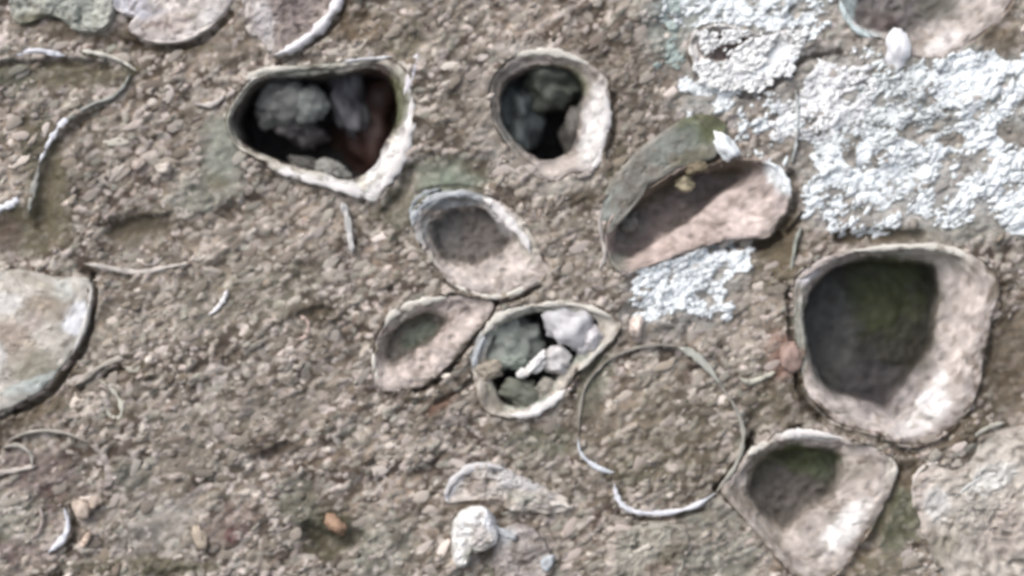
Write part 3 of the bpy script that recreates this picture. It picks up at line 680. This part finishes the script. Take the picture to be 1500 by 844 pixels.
def scatter(name, x, y, w, rx, ry, rz, ang, col, c, res=ICO1, seed=0, wob=0.25):
    v, f = res; n = len(x); k = len(v)
    sc = 1 + wob * RNG.uniform(-1, 1, (n, k))
    q = v[None] * sc[..., None] * np.stack([rx, ry, rz], 1)[:, None, :]
    ca, sa = np.cos(ang)[:, None], np.sin(ang)[:, None]
    X = q[..., 0] * ca + q[..., 1] * sa + x[:, None]
    Y = -q[..., 0] * sa + q[..., 1] * ca + y[:, None]
    W = q[..., 2] + w[:, None]
    F = (f[None] + (np.arange(n) * k)[:, None, None]).reshape(-1, 3)
    C = np.repeat(col, k, 0)
    return mesh_from(name, P(X.ravel(), Y.ravel(), W.ravel(), c), F[:, ::-1], C)

# ================================================================== THE ROCK
FIELD = [
 (712, 165, 26, 60, 0, lin(178, 168, 156), .7, .8), (745, 240, 44, 22, -40, lin(182, 172, 162), .7, .8), (760, 72, 60, 14, 0, lin(192, 182, 172), .7, .8), (700, 120, 40, 24, 0, lin(170, 158, 148), .5, .8), (830, 272, 50, 14, 10, lin(184, 178, 168), .6, .8),
 (1095, 10, 140, 60, 0, lin(196, 202, 200), .6, .9), (1090, 100, 90, 46, 0, lin(210, 206, 204), .6, .8), (1235, 140, 90, 80, 20, lin(196, 196, 192), .6, .9), (1450, 150, 130, 80, 0, lin(190, 200, 200), .6, .9),
 (1370, 275, 210, 66, 0, lin(204, 208, 208), .75, .9), (1310, 160, 90, 70, 0, lin(190, 190, 186), .6, .9), (1010, 425, 96, 66, 25, lin(200, 202, 198), .6, .9), (1040, 152, 50, 28, 0, lin(196, 200, 196), .5, .9),
 (1320, 210, 240, 150, 0, lin(168, 160, 150), .35), (1080, 90, 120, 90, 0, lin(158, 154, 146), .3),
 (70, 270, 34, 110, 12, OLIVE, .75), (30, 340, 55, 45, 0, OLIVE, .7), (12, 345, 20, 40, 0, WINE, .4), (100, 108, 120, 20, 0, OLIVE, .7), (20, 112, 30, 24, 0, lin(96, 100, 82), .7),
 (200, 335, 60, 26, 10, lin(84, 76, 54), .75), (80, 40, 60, 14, 0, UMBER, .6), (160, 52, 40, 12, 0, UMBER, .7), (260, 70, 80, 10, 0, UMBER, .6), (350, 80, 40, 16, 20, BROWN, .6),
 (300, 280, 70, 30, 20, GREYGREEN, .45), (318, 265, 18, 16, 0, OLIVE, .7), (325, 215, 34, 50, 0, GREYGREEN, .8), (656, 260, 58, 30, 6, lin(134, 146, 126), .9, .9), (585, 310, 40, 40, 40, lin(110, 108, 88), .7),
 (455, 110, 90, 14, 10, GREYGREEN, .4), (520, 40, 60, 26, 0, lin(124, 104, 78), .6), (590, 60, 30, 40, 0, OLIVE, .5), (690, 160, 50, 40, 0, BROWN, .35), (700, 245, 30, 14, 0, UMBER, .55),
 (850, 290, 34, 24, 0, UMBER, .5), (905, 170, 60, 60, 0, BROWN, .4), (930, 100, 60, 70, 0, BROWN, .35), (900, 260, 18, 60, -15, OLIVE, .5),
 (1140, 350, 40, 50, 0, UMBER, .8), (1130, 390, 40, 36, 0, lin(108, 96, 70), .6), (1280, 345, 90, 16, 0, UMBER, .8), (1440, 200, 90, 22, 0, BROWN, .6), (1400, 340, 110, 22, 0, GREYGREEN, .3), (1310, 190, 90, 18, 25, UMBER, .5),  # umber band above the largest cup is a painted halo shadow
 (1465, 60, 30, 30, 40, UMBER, .7), (1480, 520, 50, 110, 0, UMBER, .75), (1420, 630, 60, 16, 30, UMBER, .8), (1310, 760, 40, 60, -20, lin(88, 92, 66), .75), (1330, 690, 22, 30, 0, UMBER, .8), (1290, 830, 50, 20, 0, OLIVE, .6),
 (1150, 560, 40, 80, 0, UMBER, .45), (1145, 520, 26, 40, 0, lin(156, 112, 98), .5), (1120, 600, 40, 34, 0, OLIVE, .3), (1060, 440, 60, 30, 20, BROWN, .4), (1080, 280, 200, 12, 0, BROWN, .2),
 (970, 640, 110, 100, 0, lin(132, 122, 98), .4), (930, 690, 40, 20, 0, OLIVE, .5), (870, 560, 24, 60, -15, lin(108, 112, 92), .7), (800, 650, 60, 26, 0, lin(112, 114, 92), .55), (860, 620, 30, 50, 0, BROWN, .5),
 (640, 600, 60, 20, 35, BROWN, .5), (650, 590, 30, 8, 35, lin(126, 90, 72), .7), (460, 460, 50, 16, 0, UMBER, .5), (400, 600, 200, 60, 20, BROWN, .25), (170, 610, 60, 14, 20, UMBER, .6), (190, 545, 36, 14, 20, UMBER, .7), (60, 600, 90, 16, 25, UMBER, .7),
 (400, 660, 40, 12, 10, DARK, .6), (340, 770, 46, 34, 20, lin(134, 110, 104), .5, .9), (338, 785, 10, 12, 0, lin(104, 62, 60), .7), (60, 690, 60, 40, 0, PLUM, .5), (30, 810, 60, 20, 0, PLUM, .5), (70, 740, 20, 30, 0, WINE, .4), (20, 760, 50, 40, 0, GREYGREEN, .4),
 (230, 770, 60, 50, 0, lin(160, 158, 152), .4, .9), (200, 830, 120, 14, 0, OLIVE, .7), (490, 780, 50, 40, 0, lin(84, 84, 58), .75), (440, 735, 30, 40, 0, lin(100, 102, 84), .6), (560, 800, 50, 60, 0, GREYGREEN, .4), (190, 700, 30, 30, 0, lin(104, 108, 96), .6),
 (760, 720, 50, 30, -20, OLIVE, .4), (700, 740, 90, 14, 0, lin(126, 106, 82), .5), (720, 812, 24, 12, 0, UMBER, .8), (760, 840, 60, 20, 0, lin(108, 116, 92), .6), (770, 800, 40, 30, 0, lin(150, 140, 134), .6), (1060, 820, 60, 40, 0, GREYGREEN, .4), (1040, 760, 50, 30, 0, GREYGREEN, .4),
 (870, 80, 50, 40, 0, UMBER, .3), (640, 190, 50, 60, 0, BROWN, .3), (360, 430, 120, 60, 10, lin(140, 136, 116), .3), (150, 480, 40, 50, 0, lin(122, 116, 100), .4), (680, 360, 300, 60, 0, BROWN, .1),
 (1000, 40, 70, 60, 0, lin(150, 160, 154), .5), (1400, 250, 140, 70, 0, lin(168, 164, 156), .35), (1020, 420, 80, 60, 0, lin(176, 170, 162), .4),
]
GROOVES = [  # (polyline, half width, depth)
 ([(134, 404), (139, 430), (132, 470), (118, 515), (98, 545), (72, 575), (36, 598), (0, 614)], 5, 22),
 ([(1104, 640), (1092, 664), (1078, 684), (1062, 704), (1050, 716)], 5, 26),
 ([(726, 444), (714, 466), (696, 492), (676, 516), (656, 540), (636, 558), (610, 572)], 6, 24),
 ([(1157, 425), (1158, 470), (1162, 520), (1166, 555), (1180, 590), (1200, 612)], 5, 18), ([(1158, 340), (1166, 330), (1178, 316)], 5, 14),
 ([(1200, 612), (1225, 630), (1262, 638), (1290, 646), (1320, 660), (1350, 660), (1385, 644), (1412, 618), (1432, 590), (1446, 540), (1462, 460), (1470, 420)], 5, 7),
 ([(186, 62), (215, 68), (245, 72), (280, 66), (310, 48), (338, 22)], 5, 10), ([(506, 0), (494, 30), (470, 52), (440, 76), (410, 94)], 5, 9),
 ([(108, 184), (92, 205), (78, 232), (70, 265), (64, 300), (62, 330)], 13, 9), ([(150, 162), (128, 172), (108, 186)], 6, 7),
 ([(660, 434), (690, 440), (718, 444), (745, 440), (790, 420)], 4, 16), ([(1314, 690), (1306, 730), (1286, 776), (1256, 820), (1230, 850)], 9, 12),
 ([(1140, 345), (1120, 358), (1080, 360), (1045, 364)], 8, 20), ([(898, 140), (900, 180), (894, 230)], 6, 12), ([(1230, 348), (1290, 344), (1350, 346)], 9, 14),
 ([(614, 284), (640, 275), (680, 274), (712, 281)], 4, 6), ([(600, 250), (590, 285), (565, 310)], 9, 12), ([(122, 398), (150, 402), (190, 408)], 5, 10), ([(120, 570), (150, 552), (180, 540)], 5, 12),
 ([(906, 752), (940, 762), (985, 760), (1030, 748)], 4, 10), ([(1160, 255), (1168, 290), (1150, 330)], 7, 16), ([(0, 94), (50, 94), (100, 92), (150, 96)], 7, 9), ([(170, 340), (200, 330), (235, 326)], 14, 9),
 ([(640, 590), (668, 576), (690, 560)], 5, 12), ([(1085, 140), (1110, 138), (1150, 110), (1180, 86), (1230, 78)], 5, 12), ([(900, 500), (880, 518), (860, 545), (840, 575)], 6, 12), ([(440, 462), (465, 454), (485, 458)], 7, 10),
 ([(390, 668), (420, 650)], 8, 12), ([(105, 745), (110, 775), (98, 805)], 6, 14), ([(450, 780), (480, 795), (520, 790)], 14, 12), ([(1175, 625), (1140, 640)], 4, 10),
]
SMOOTH = [(660, 262, 62, 32), (72, 270, 24, 90), (325, 215, 30, 50), (200, 335, 50, 26), (345, 268, 50, 24), (1485, 540, 40, 90), (30, 340, 50, 50), (590, 300, 30, 30), (1300, 345, 90, 14), (100, 110, 60, 14), (330, 60, 60, 24),
          (1140, 350, 34, 40), (870, 570, 20, 50), (700, 735, 60, 20), (745, 790, 40, 24), (230, 780, 40, 40), (1310, 760, 30, 60), (1470, 60, 30, 30), (110, 18, 90, 50)]
def axis(lo, hi, step, out):
    a = list(np.arange(lo, hi + .1, step)); s = step; q = lo
    L = []
    while q > lo - out: s = min(s * 1.12, 30); q -= s; L.append(q)
    s = step; q = a[-1]; R = []
    while q < hi + out: s = min(s * 1.12, 30); q += s; R.append(q)
    return np.array(L[::-1] + a + R)
gx = axis(-50, 1550, 2.0, 1100); gy = axis(-45, 889, 2.0, 1000)
nx, ny = len(gx), len(gy)
X, Y = np.meshgrid(gx, gy)
A, B = along(X, Y, 2.3)
H = rock_h(X, Y)
CALM = np.zeros_like(X)
for (sx, sy, rx, ry) in SMOOTH: CALM = np.maximum(CALM, 1 - sstep(.6, 1.25, np.hypot((X - sx) / rx, (Y - sy) / ry)))
H *= 1 - .55 * CALM
fine = fbm2(A, B, 11, 2, 31)
H += fine * 1.4
rr_ = ((X - 969) / 116) ** 2 + ((Y - 628) / 118) ** 2
H += 6 * np.clip(1 - rr_, 0, 1)
tone = fbm2(A, B, 26, 3, 41); tone2 = fbm2(X, Y, 130, 3, 47); tone3 = fbm2(A, B, 8, 2, 53)
t = 0.24 + 0.75 * tone + 0.16 * tone2 + 0.3 * tone3 + .42 * fbm2(A, B, 50, 2, 57)
t3 = t[..., None]
C = np.where(t3 < .5, DARK + (MID * .92 - DARK) * np.clip(t3 * 2, 0, 1), MID * .92 + (PALE - MID * .92) * np.clip(t3 * 2 - 1, 0, 1))
hue = fbm2(X, Y, 60, 3, 61)[..., None]
hue2 = fbm2(X, Y, 110, 3, 67)[..., None]
C = C * (1 + hue * np.array([.06, 0, -.03])) * (1 + hue2 * np.array([-.06, .02, .03])) * np.array([.80, .762, .712])
# small grains pressed into the surface
ng = 30000
px = RNG.uniform(-50, 1550, ng); py = RNG.uniform(-45, 889, ng)
pr = RNG.uniform(2.0, 5.4, ng); pe = RNG.uniform(1.0, 2.6, ng); pa = GRAIN + RNG.normal(0, .45, ng)
pal = np.array([lin(200, 186, 178), PALE * 1.12, lin(188, 178, 166), lin(172, 160, 146), MID, MID, BROWN, lin(160, 156, 142), lin(192, 176, 166), lin(128, 112, 98)])
pcx = pal[RNG.integers(0, len(pal), ng)] * RNG.choice([.5, .75, .95, 1.1, 1.3], (ng, 1), p=[.2, .22, .26, .2, .12])
pk = RNG.uniform(0.45, 1.0, ng); ph = RNG.uniform(0.1, .42, ng)
for i in range(ng):
    R = pr[i] * pe[i]
    i0, i1 = np.searchsorted(gx, (px[i] - R, px[i] + R)); j0, j1 = np.searchsorted(gy, (py[i] - R, py[i] + R))
    if i1 <= i0 or j1 <= j0: continue
    dx = X[j0:j1, i0:i1] - px[i]; dy = Y[j0:j1, i0:i1] - py[i]
    ca, sa = math.cos(pa[i]), math.sin(pa[i])
    u = (dx * ca - dy * sa) / R; v = (dx * sa + dy * ca) / pr[i]
    q = 1 - u * u - v * v
    k = np.sqrt(np.clip(q, 0, 1))
    ck = 1 - .8 * CALM[j0:j1, i0:i1]
    H[j0:j1, i0:i1] += k * pr[i] * ph[i] * ck
    kk = (sstep(0, .35, q) * pk[i])[..., None]
    C[j0:j1, i0:i1] = C[j0:j1, i0:i1] * (1 - kk) + pcx[i] * kk
H -= 3.0
Cf = C.reshape(-1, 3)
Cf = paint(Cf, X.ravel(), Y.ravel(), FIELD, 900)
def seg_dist(x, y, pts):
    p = catmull(pts, closed=False, n=5); d = np.full(x.shape, 1e9)
    for a, b in zip(p[:-1], p[1:]):
        ab = b - a; L = (ab ** 2).sum() + 1e-9
        s = np.clip(((x - a[0]) * ab[0] + (y - a[1]) * ab[1]) / L, 0, 1)
        d = np.minimum(d, np.hypot(x - a[0] - s * ab[0], y - a[1] - s * ab[1]))
    return d
for n, (pts, hw, dp) in enumerate(GROOVES):
    p = np.array(pts, float); lo = p.min(0) - 3 * hw; hi = p.max(0) + 3 * hw
    i0, i1 = np.searchsorted(gx, (lo[0], hi[0])); j0, j1 = np.searchsorted(gy, (lo[1], hi[1]))
    x, y = X[j0:j1, i0:i1], Y[j0:j1, i0:i1]
    d = seg_dist(x, y, pts) + 2.2 * fbm2(x, y, 14, 2, 700 + n)
    k = 1 - sstep(hw * .35, hw * 1.35, d)
    H[j0:j1, i0:i1] -= k * dp
    cc = Cf.reshape(ny, nx, 3)[j0:j1, i0:i1]
    cc[...] = cc * (1 - .4 * k[..., None]) + UMBER * .8 * (.4 * k[..., None])
# dents of the rock under soft stained places
for (dx_, dy_, rx, ry, dp) in [(660, 262, 60, 34, 5), (490, 780, 50, 34, 12), (200, 335, 55, 26, 6), (70, 110, 110, 18, 6), (1030, 130, 60, 20, 5), (1480, 540, 45, 100, 14), (30, 345, 50, 40, 8), (1135, 350, 34, 34, 12)]:
    H -= dp * np.exp(-(((X - dx_) / rx) ** 2 + ((Y - dy_) / ry) ** 2) ** 1.5)
# the rock is hollowed out under every shell
H0 = H.copy()
for O, dp in CUTS:
    lo = O.min(0) - 22; hi = O.max(0) + 22
    i0, i1 = np.searchsorted(gx, (lo[0], hi[0])); j0, j1 = np.searchsorted(gy, (lo[1], hi[1]))
    x, y = X[j0:j1, i0:i1], Y[j0:j1, i0:i1]
    cen = O.mean(0)
    a = np.arctan2(y - cen[1], x - cen[0]) % (2 * np.pi)
    ra = np.arctan2(O[:, 1] - cen[1], O[:, 0] - cen[0]) % (2 * np.pi); o = np.argsort(ra)
    rr = np.hypot(O[:, 0] - cen[0], O[:, 1] - cen[1])[o]
    R = np.interp(a, np.concatenate([ra[o] - 2 * np.pi, ra[o], ra[o] + 2 * np.pi]), np.tile(rr, 3))
    d = R - np.hypot(x - cen[0], y - cen[1])
    H[j0:j1, i0:i1] += (2.5 + 3 * fbm2(x, y, 20, 2, 88)) * sstep(-18, 0, d) * (1 - sstep(0, 3, d)) * (dp > 20)
    H[j0:j1, i0:i1] -= sstep(0, 5, d) * (dp + 10)
ROCK_C = (750, 422, 0)
idx = np.arange(nx * ny).reshape(ny, nx)
q = np.stack([idx[:-1, :-1], idx[1:, :-1], idx[1:, 1:], idx[:-1, 1:]], -1).reshape(-1, 4)
V = P(X.ravel(), Y.ravel(), H.ravel(), ROCK_C)
# close the block with sides and a back so it is a solid slab
edge = np.concatenate([idx[0, :], idx[1:, -1], idx[-1, -2::-1], idx[-2:0:-1, 0]])
ne = len(edge); base = len(V)
back = V[edge].copy(); back[:, 2] = -600 * S
V = np.concatenate([V, back]); e2 = np.roll(edge, -1); b1 = base + np.arange(ne); b2 = np.roll(b1, -1)
q = np.concatenate([q, np.stack([edge, e2, b2, b1], 1)])
Cf = np.concatenate([Cf, np.tile(BROWN, (ne, 1))])
rock = link('rock_face', mesh_from('rock_face', V, q, Cf), M_ROCK, ROCK_C)
tag(rock, 'grey brown grainy shell limestone filling the whole picture', 'rock', kind='structure')

def hat(x, y):
    i = np.clip(np.searchsorted(gx, x), 1, nx - 1); j = np.clip(np.searchsorted(gy, y), 1, ny - 1)
    return H[j, i]
def cat_(x, y):
    i = np.clip(np.searchsorted(gx, x), 1, nx - 1); j = np.clip(np.searchsorted(gy, y), 1, ny - 1)
    return Cf[(j * nx + i)]

# ------------------------------------------------------------------ grains: the 300 largest are parts of the rock, the rest one mass
ng = 8000
x = np.concatenate([RNG.uniform(-40, 1540, ng), RNG.uniform(-700, 2200, 5000)]); y = np.concatenate([RNG.uniform(-35, 879, ng), RNG.uniform(-650, 1500, 5000)])
inner = np.arange(len(x)) < ng
k = ~blocked(x, y, -3) & (H0[np.clip(np.searchsorted(gy, y), 1, ny - 1), np.clip(np.searchsorted(gx, x), 1, nx - 1)] > -16)
k &= ~(~inner & (x > -40) & (x < 1540) & (y > -35) & (y < 879))
a, b = along(x, y, 1.8)
k &= (fbm2(a, b, 40, 2, 77) > -0.2)
for (sx, sy, rx, ry) in SMOOTH: k &= (((x - sx) / rx) ** 2 + ((y - sy) / ry) ** 2 > RNG.uniform(.6, 1.2, len(x)))
x, y, inner = x[k], y[k], inner[k]; n = len(x)
r = np.where(inner, RNG.gamma(3.2, 1.15, n).clip(1.8, 7.0), RNG.uniform(6, 16, n))
el = RNG.uniform(1.2, 2.6, n); ang = GRAIN + RNG.normal(0, .33, n)
tint = pal[RNG.integers(0, len(pal), n)] * RNG.uniform(.75, 1.3, (n, 1))
loc = cat_(x, y)
pale = (RNG.random(n) < .13)[:, None] * .75 + 1 - (RNG.random(n) < .2)[:, None] * .3
col = tint * .56 * pale + loc * .42
def surf(x, y):
    i = np.clip(np.searchsorted(gx, x), 1, nx - 1); j = np.clip(np.searchsorted(gy, y), 1, ny - 1)
    return H0[j, i]
hh = surf(x, y) - r * 0.08 + np.where(blocked(x, y, 0), 1.5, 0)
big = np.argsort(np.where((x > 5) & (x < 1495) & (y > 5) & (y < 839), -r * r * el, 0))[:290]
mask = np.ones(n, bool); mask[big] = False
m_ = mask
st = link('loose_grains', scatter('loose_grains', x[m_], y[m_], hh[m_], r[m_] * el[m_], r[m_], r[m_] * .3, ang[m_], col[m_], ROCK_C, wob=.42), M_ROCK, ROCK_C, rock, ROCK_C)
st['kind'] = 'stuff'
shapes = []
for s in range(10):
    v, f = ICO2
    w = 1 + .45 * fbm3(v[:, 0] + s * 3, v[:, 1], v[:, 2], .8, 3, s)
    shapes.append(mesh_from('grain', v * w[:, None] * S, f))
    shapes[-1].materials.append(M_GRAIN)
for i in big:
    o = bpy.data.objects.new('grain', shapes[int(i) % 10]); COL.objects.link(o)
    o.parent = rock
    o.location = ((x[i] - 750) * S, -(y[i] - 422) * S, hh[i] * S)
    o.rotation_euler = (0, 0, ang[i]); o.scale = (r[i] * el[i], r[i], r[i] * .34)
    o.color = (*[float(q) for q in np.clip(col[i] * 1.05, 0, 1)], 1)

# ------------------------------------------------------------------ the lichen crusts lie on the finished rock
def lichen(poly, n, label, seed, dens=0.15, cl=BLUEWHITE, onshell=False, big=1.0):
    """a thin crust that follows the grains under it, broken up along the bedding, with tiny loose granules on top"""
    p = np.asarray(poly, float); lo, hi = p.min(0), p.max(0)
    c = (lo[0] / 2 + hi[0] / 2, lo[1] / 2 + hi[1] / 2, 0)
    ax, ay = np.arange(lo[0], hi[0], 2.2), np.arange(lo[1], hi[1], 2.2)
    x, y = np.meshgrid(ax, ay)
    a, b = along(x, y, 2.0)
    wx, wy = x + 34 * fbm2(x, y, 48, 4, seed + 2), y + 34 * fbm2(x, y, 48, 4, seed + 3)
    ins = inside(wx, wy, poly)
    f = fbm2(a, b, 17, 4, seed) + 0.3 * fbm2(x, y, 60, 2, seed + 9) - dens
    f2 = np.abs(noise2(a / 7, b / 7, seed + 5))
    base = hat(x, y) if not onshell else np.maximum(hat(x, y), 1 + 0 * x)
    h = base + np.clip(f * 7, -2.5, 2.4) + f2 * 2.4 - 0.6 + noise2(x / 3.5, y / 3.5, seed + 6) * .7
    keep = ins & (f > -.08)
    if not onshell: keep &= ~blocked(x, y, 1)
    gy_, gx_ = len(ay), len(ax); ix = np.arange(gx_ * gy_).reshape(gy_, gx_)
    kk = keep[:-1, :-1] & keep[1:, :-1] & keep[1:, 1:] & keep[:-1, 1:]
    q = np.stack([ix[:-1, :-1], ix[1:, :-1], ix[1:, 1:], ix[:-1, 1:]], -1)[kk]
    used, inv = np.unique(q, return_inverse=True); q = inv.reshape(q.shape)
    col = (cl[None] * (0.5 + .5 * sstep(-.08, .3, f.ravel()[used]) + .14 * noise2(a.ravel()[used] / 6, b.ravel()[used] / 6, seed + 8))[:, None])
    V1 = P(x.ravel()[used], y.ravel()[used], h.ravel()[used], c)
    T1 = np.concatenate([q[:, [0, 1, 2]], q[:, [0, 2, 3]]])
    X_ = RNG.uniform(lo[0], hi[0], n * 6); Y_ = RNG.uniform(lo[1], hi[1], n * 6)
    a, b = along(X_, Y_, 2.0)
    k = inside(X_ + 40 * fbm2(X_, Y_, 48, 4, seed + 2), Y_ + 40 * fbm2(X_, Y_, 48, 4, seed + 3), poly) & (fbm2(a, b, 17, 4, seed) + 0.3 * fbm2(X_, Y_, 60, 2, seed + 9) - dens > -.32)
    if not onshell: k &= ~blocked(X_, Y_, 2)
    X_, Y_ = X_[k][:int(n * 1.5)], Y_[k][:int(n * 1.5)]; m = len(X_)
    r = RNG.gamma(3.0, 0.66, m).clip(1.1, 5.5) * big; el = RNG.uniform(1.0, 2.6, m); ang = GRAIN + RNG.normal(0, 0.4, m)
    hb = hat(X_, Y_) if not onshell else np.maximum(hat(X_, Y_), 3)
    v, fi = ICO1; K = len(v)
    sc = 1 + .4 * RNG.uniform(-1, 1, (m, K)); qq = v[None] * sc[..., None] * np.stack([r * el, r, r * .45], 1)[:, None, :]
    ca, sa = np.cos(ang)[:, None], np.sin(ang)[:, None]
    V2 = P((qq[..., 0] * ca + qq[..., 1] * sa + X_[:, None]).ravel(), (-qq[..., 0] * sa + qq[..., 1] * ca + Y_[:, None]).ravel(), (qq[..., 2] + hb[:, None] + 2).ravel(), c)
    T2 = (fi[None] + (np.arange(m) * K)[:, None, None]).reshape(-1, 3)[:, ::-1] + len(V1)
    col2 = np.repeat(cl[None] * RNG.uniform(0.8, 1.08, (m, 1)), K, 0)
    me = mesh_from('lichen_patch', np.concatenate([V1, V2]), np.concatenate([T1, T2]), np.concatenate([col, col2]))
    tag(link('lichen_patch', me, M_LICHEN, c), label, 'lichen', LICH)
lichen([(960, -30), (1220, -30), (1235, 20), (1190, 60), (1120, 60), (1060, 50), (1010, 60), (985, 20)], 500, 'frosty white lichen crust along the upper edge, left of the cut off cup', 401, -.02)
lichen([(1010, 60), (1060, 70), (1180, 45), (1180, 90), (1120, 135), (1060, 135), (1010, 110)], 420, 'dense white lichen covering the shallow white shell', 402, -.2, onshell=True, cl=lin(246, 246, 244))
lichen([(1000, 115), (1060, 125), (1075, 170), (1040, 172), (995, 160)], 110, 'small white lichen spot just above the olive topped ledge', 403, -.25)
lichen([(1180, 80), (1290, 70), (1300, 130), (1260, 200), (1190, 205), (1120, 175), (1150, 140)], 460, 'sparkling white lichen clump with dark pits, below and left of the tooth shaped lump', 404, -.2, cl=lin(246, 246, 246), big=1.15)
lichen([(1330, 85), (1540, 75), (1560, 210), (1440, 200), (1400, 160), (1350, 165)], 650, 'pale blue white lichen streaks at the right edge under the cut off cup', 405, -.06, big=1.1)
lichen([(1170, 210), (1300, 200), (1420, 190), (1550, 200), (1560, 345), (1440, 335), (1340, 325), (1260, 330), (1190, 310)], 950, 'broad band of white lichen just above the largest cup', 406, -.03, big=1.1)
lichen([(925, 440), (960, 395), (1040, 350), (1090, 355), (1080, 420), (1100, 460), (1050, 490), (980, 480), (935, 475)], 620, 'thick white lichen patch below the long brown hollow', 407, -.12, big=1.15)
lichen([(945, -20), (975, -10), (1005, 70), (995, 100), (960, 50)], 90, 'thin grey green lichen trail left of the frosty crust', 408, .0, cl=lin(170, 186, 180))
lichen([(1270, 70), (1380, 90), (1400, 200), (1330, 230), (1200, 230), (1180, 190), (1270, 180)], 500, 'thin broken lichen film between the sparkling clump and the right edge streaks', 410, .2, cl=lin(224, 230, 230))
lichen([(1075, 150), (1170, 130), (1180, 200), (1110, 240), (1085, 200)], 130, 'sparse lichen dots between the ledge and the sparkling clump', 409, .1)
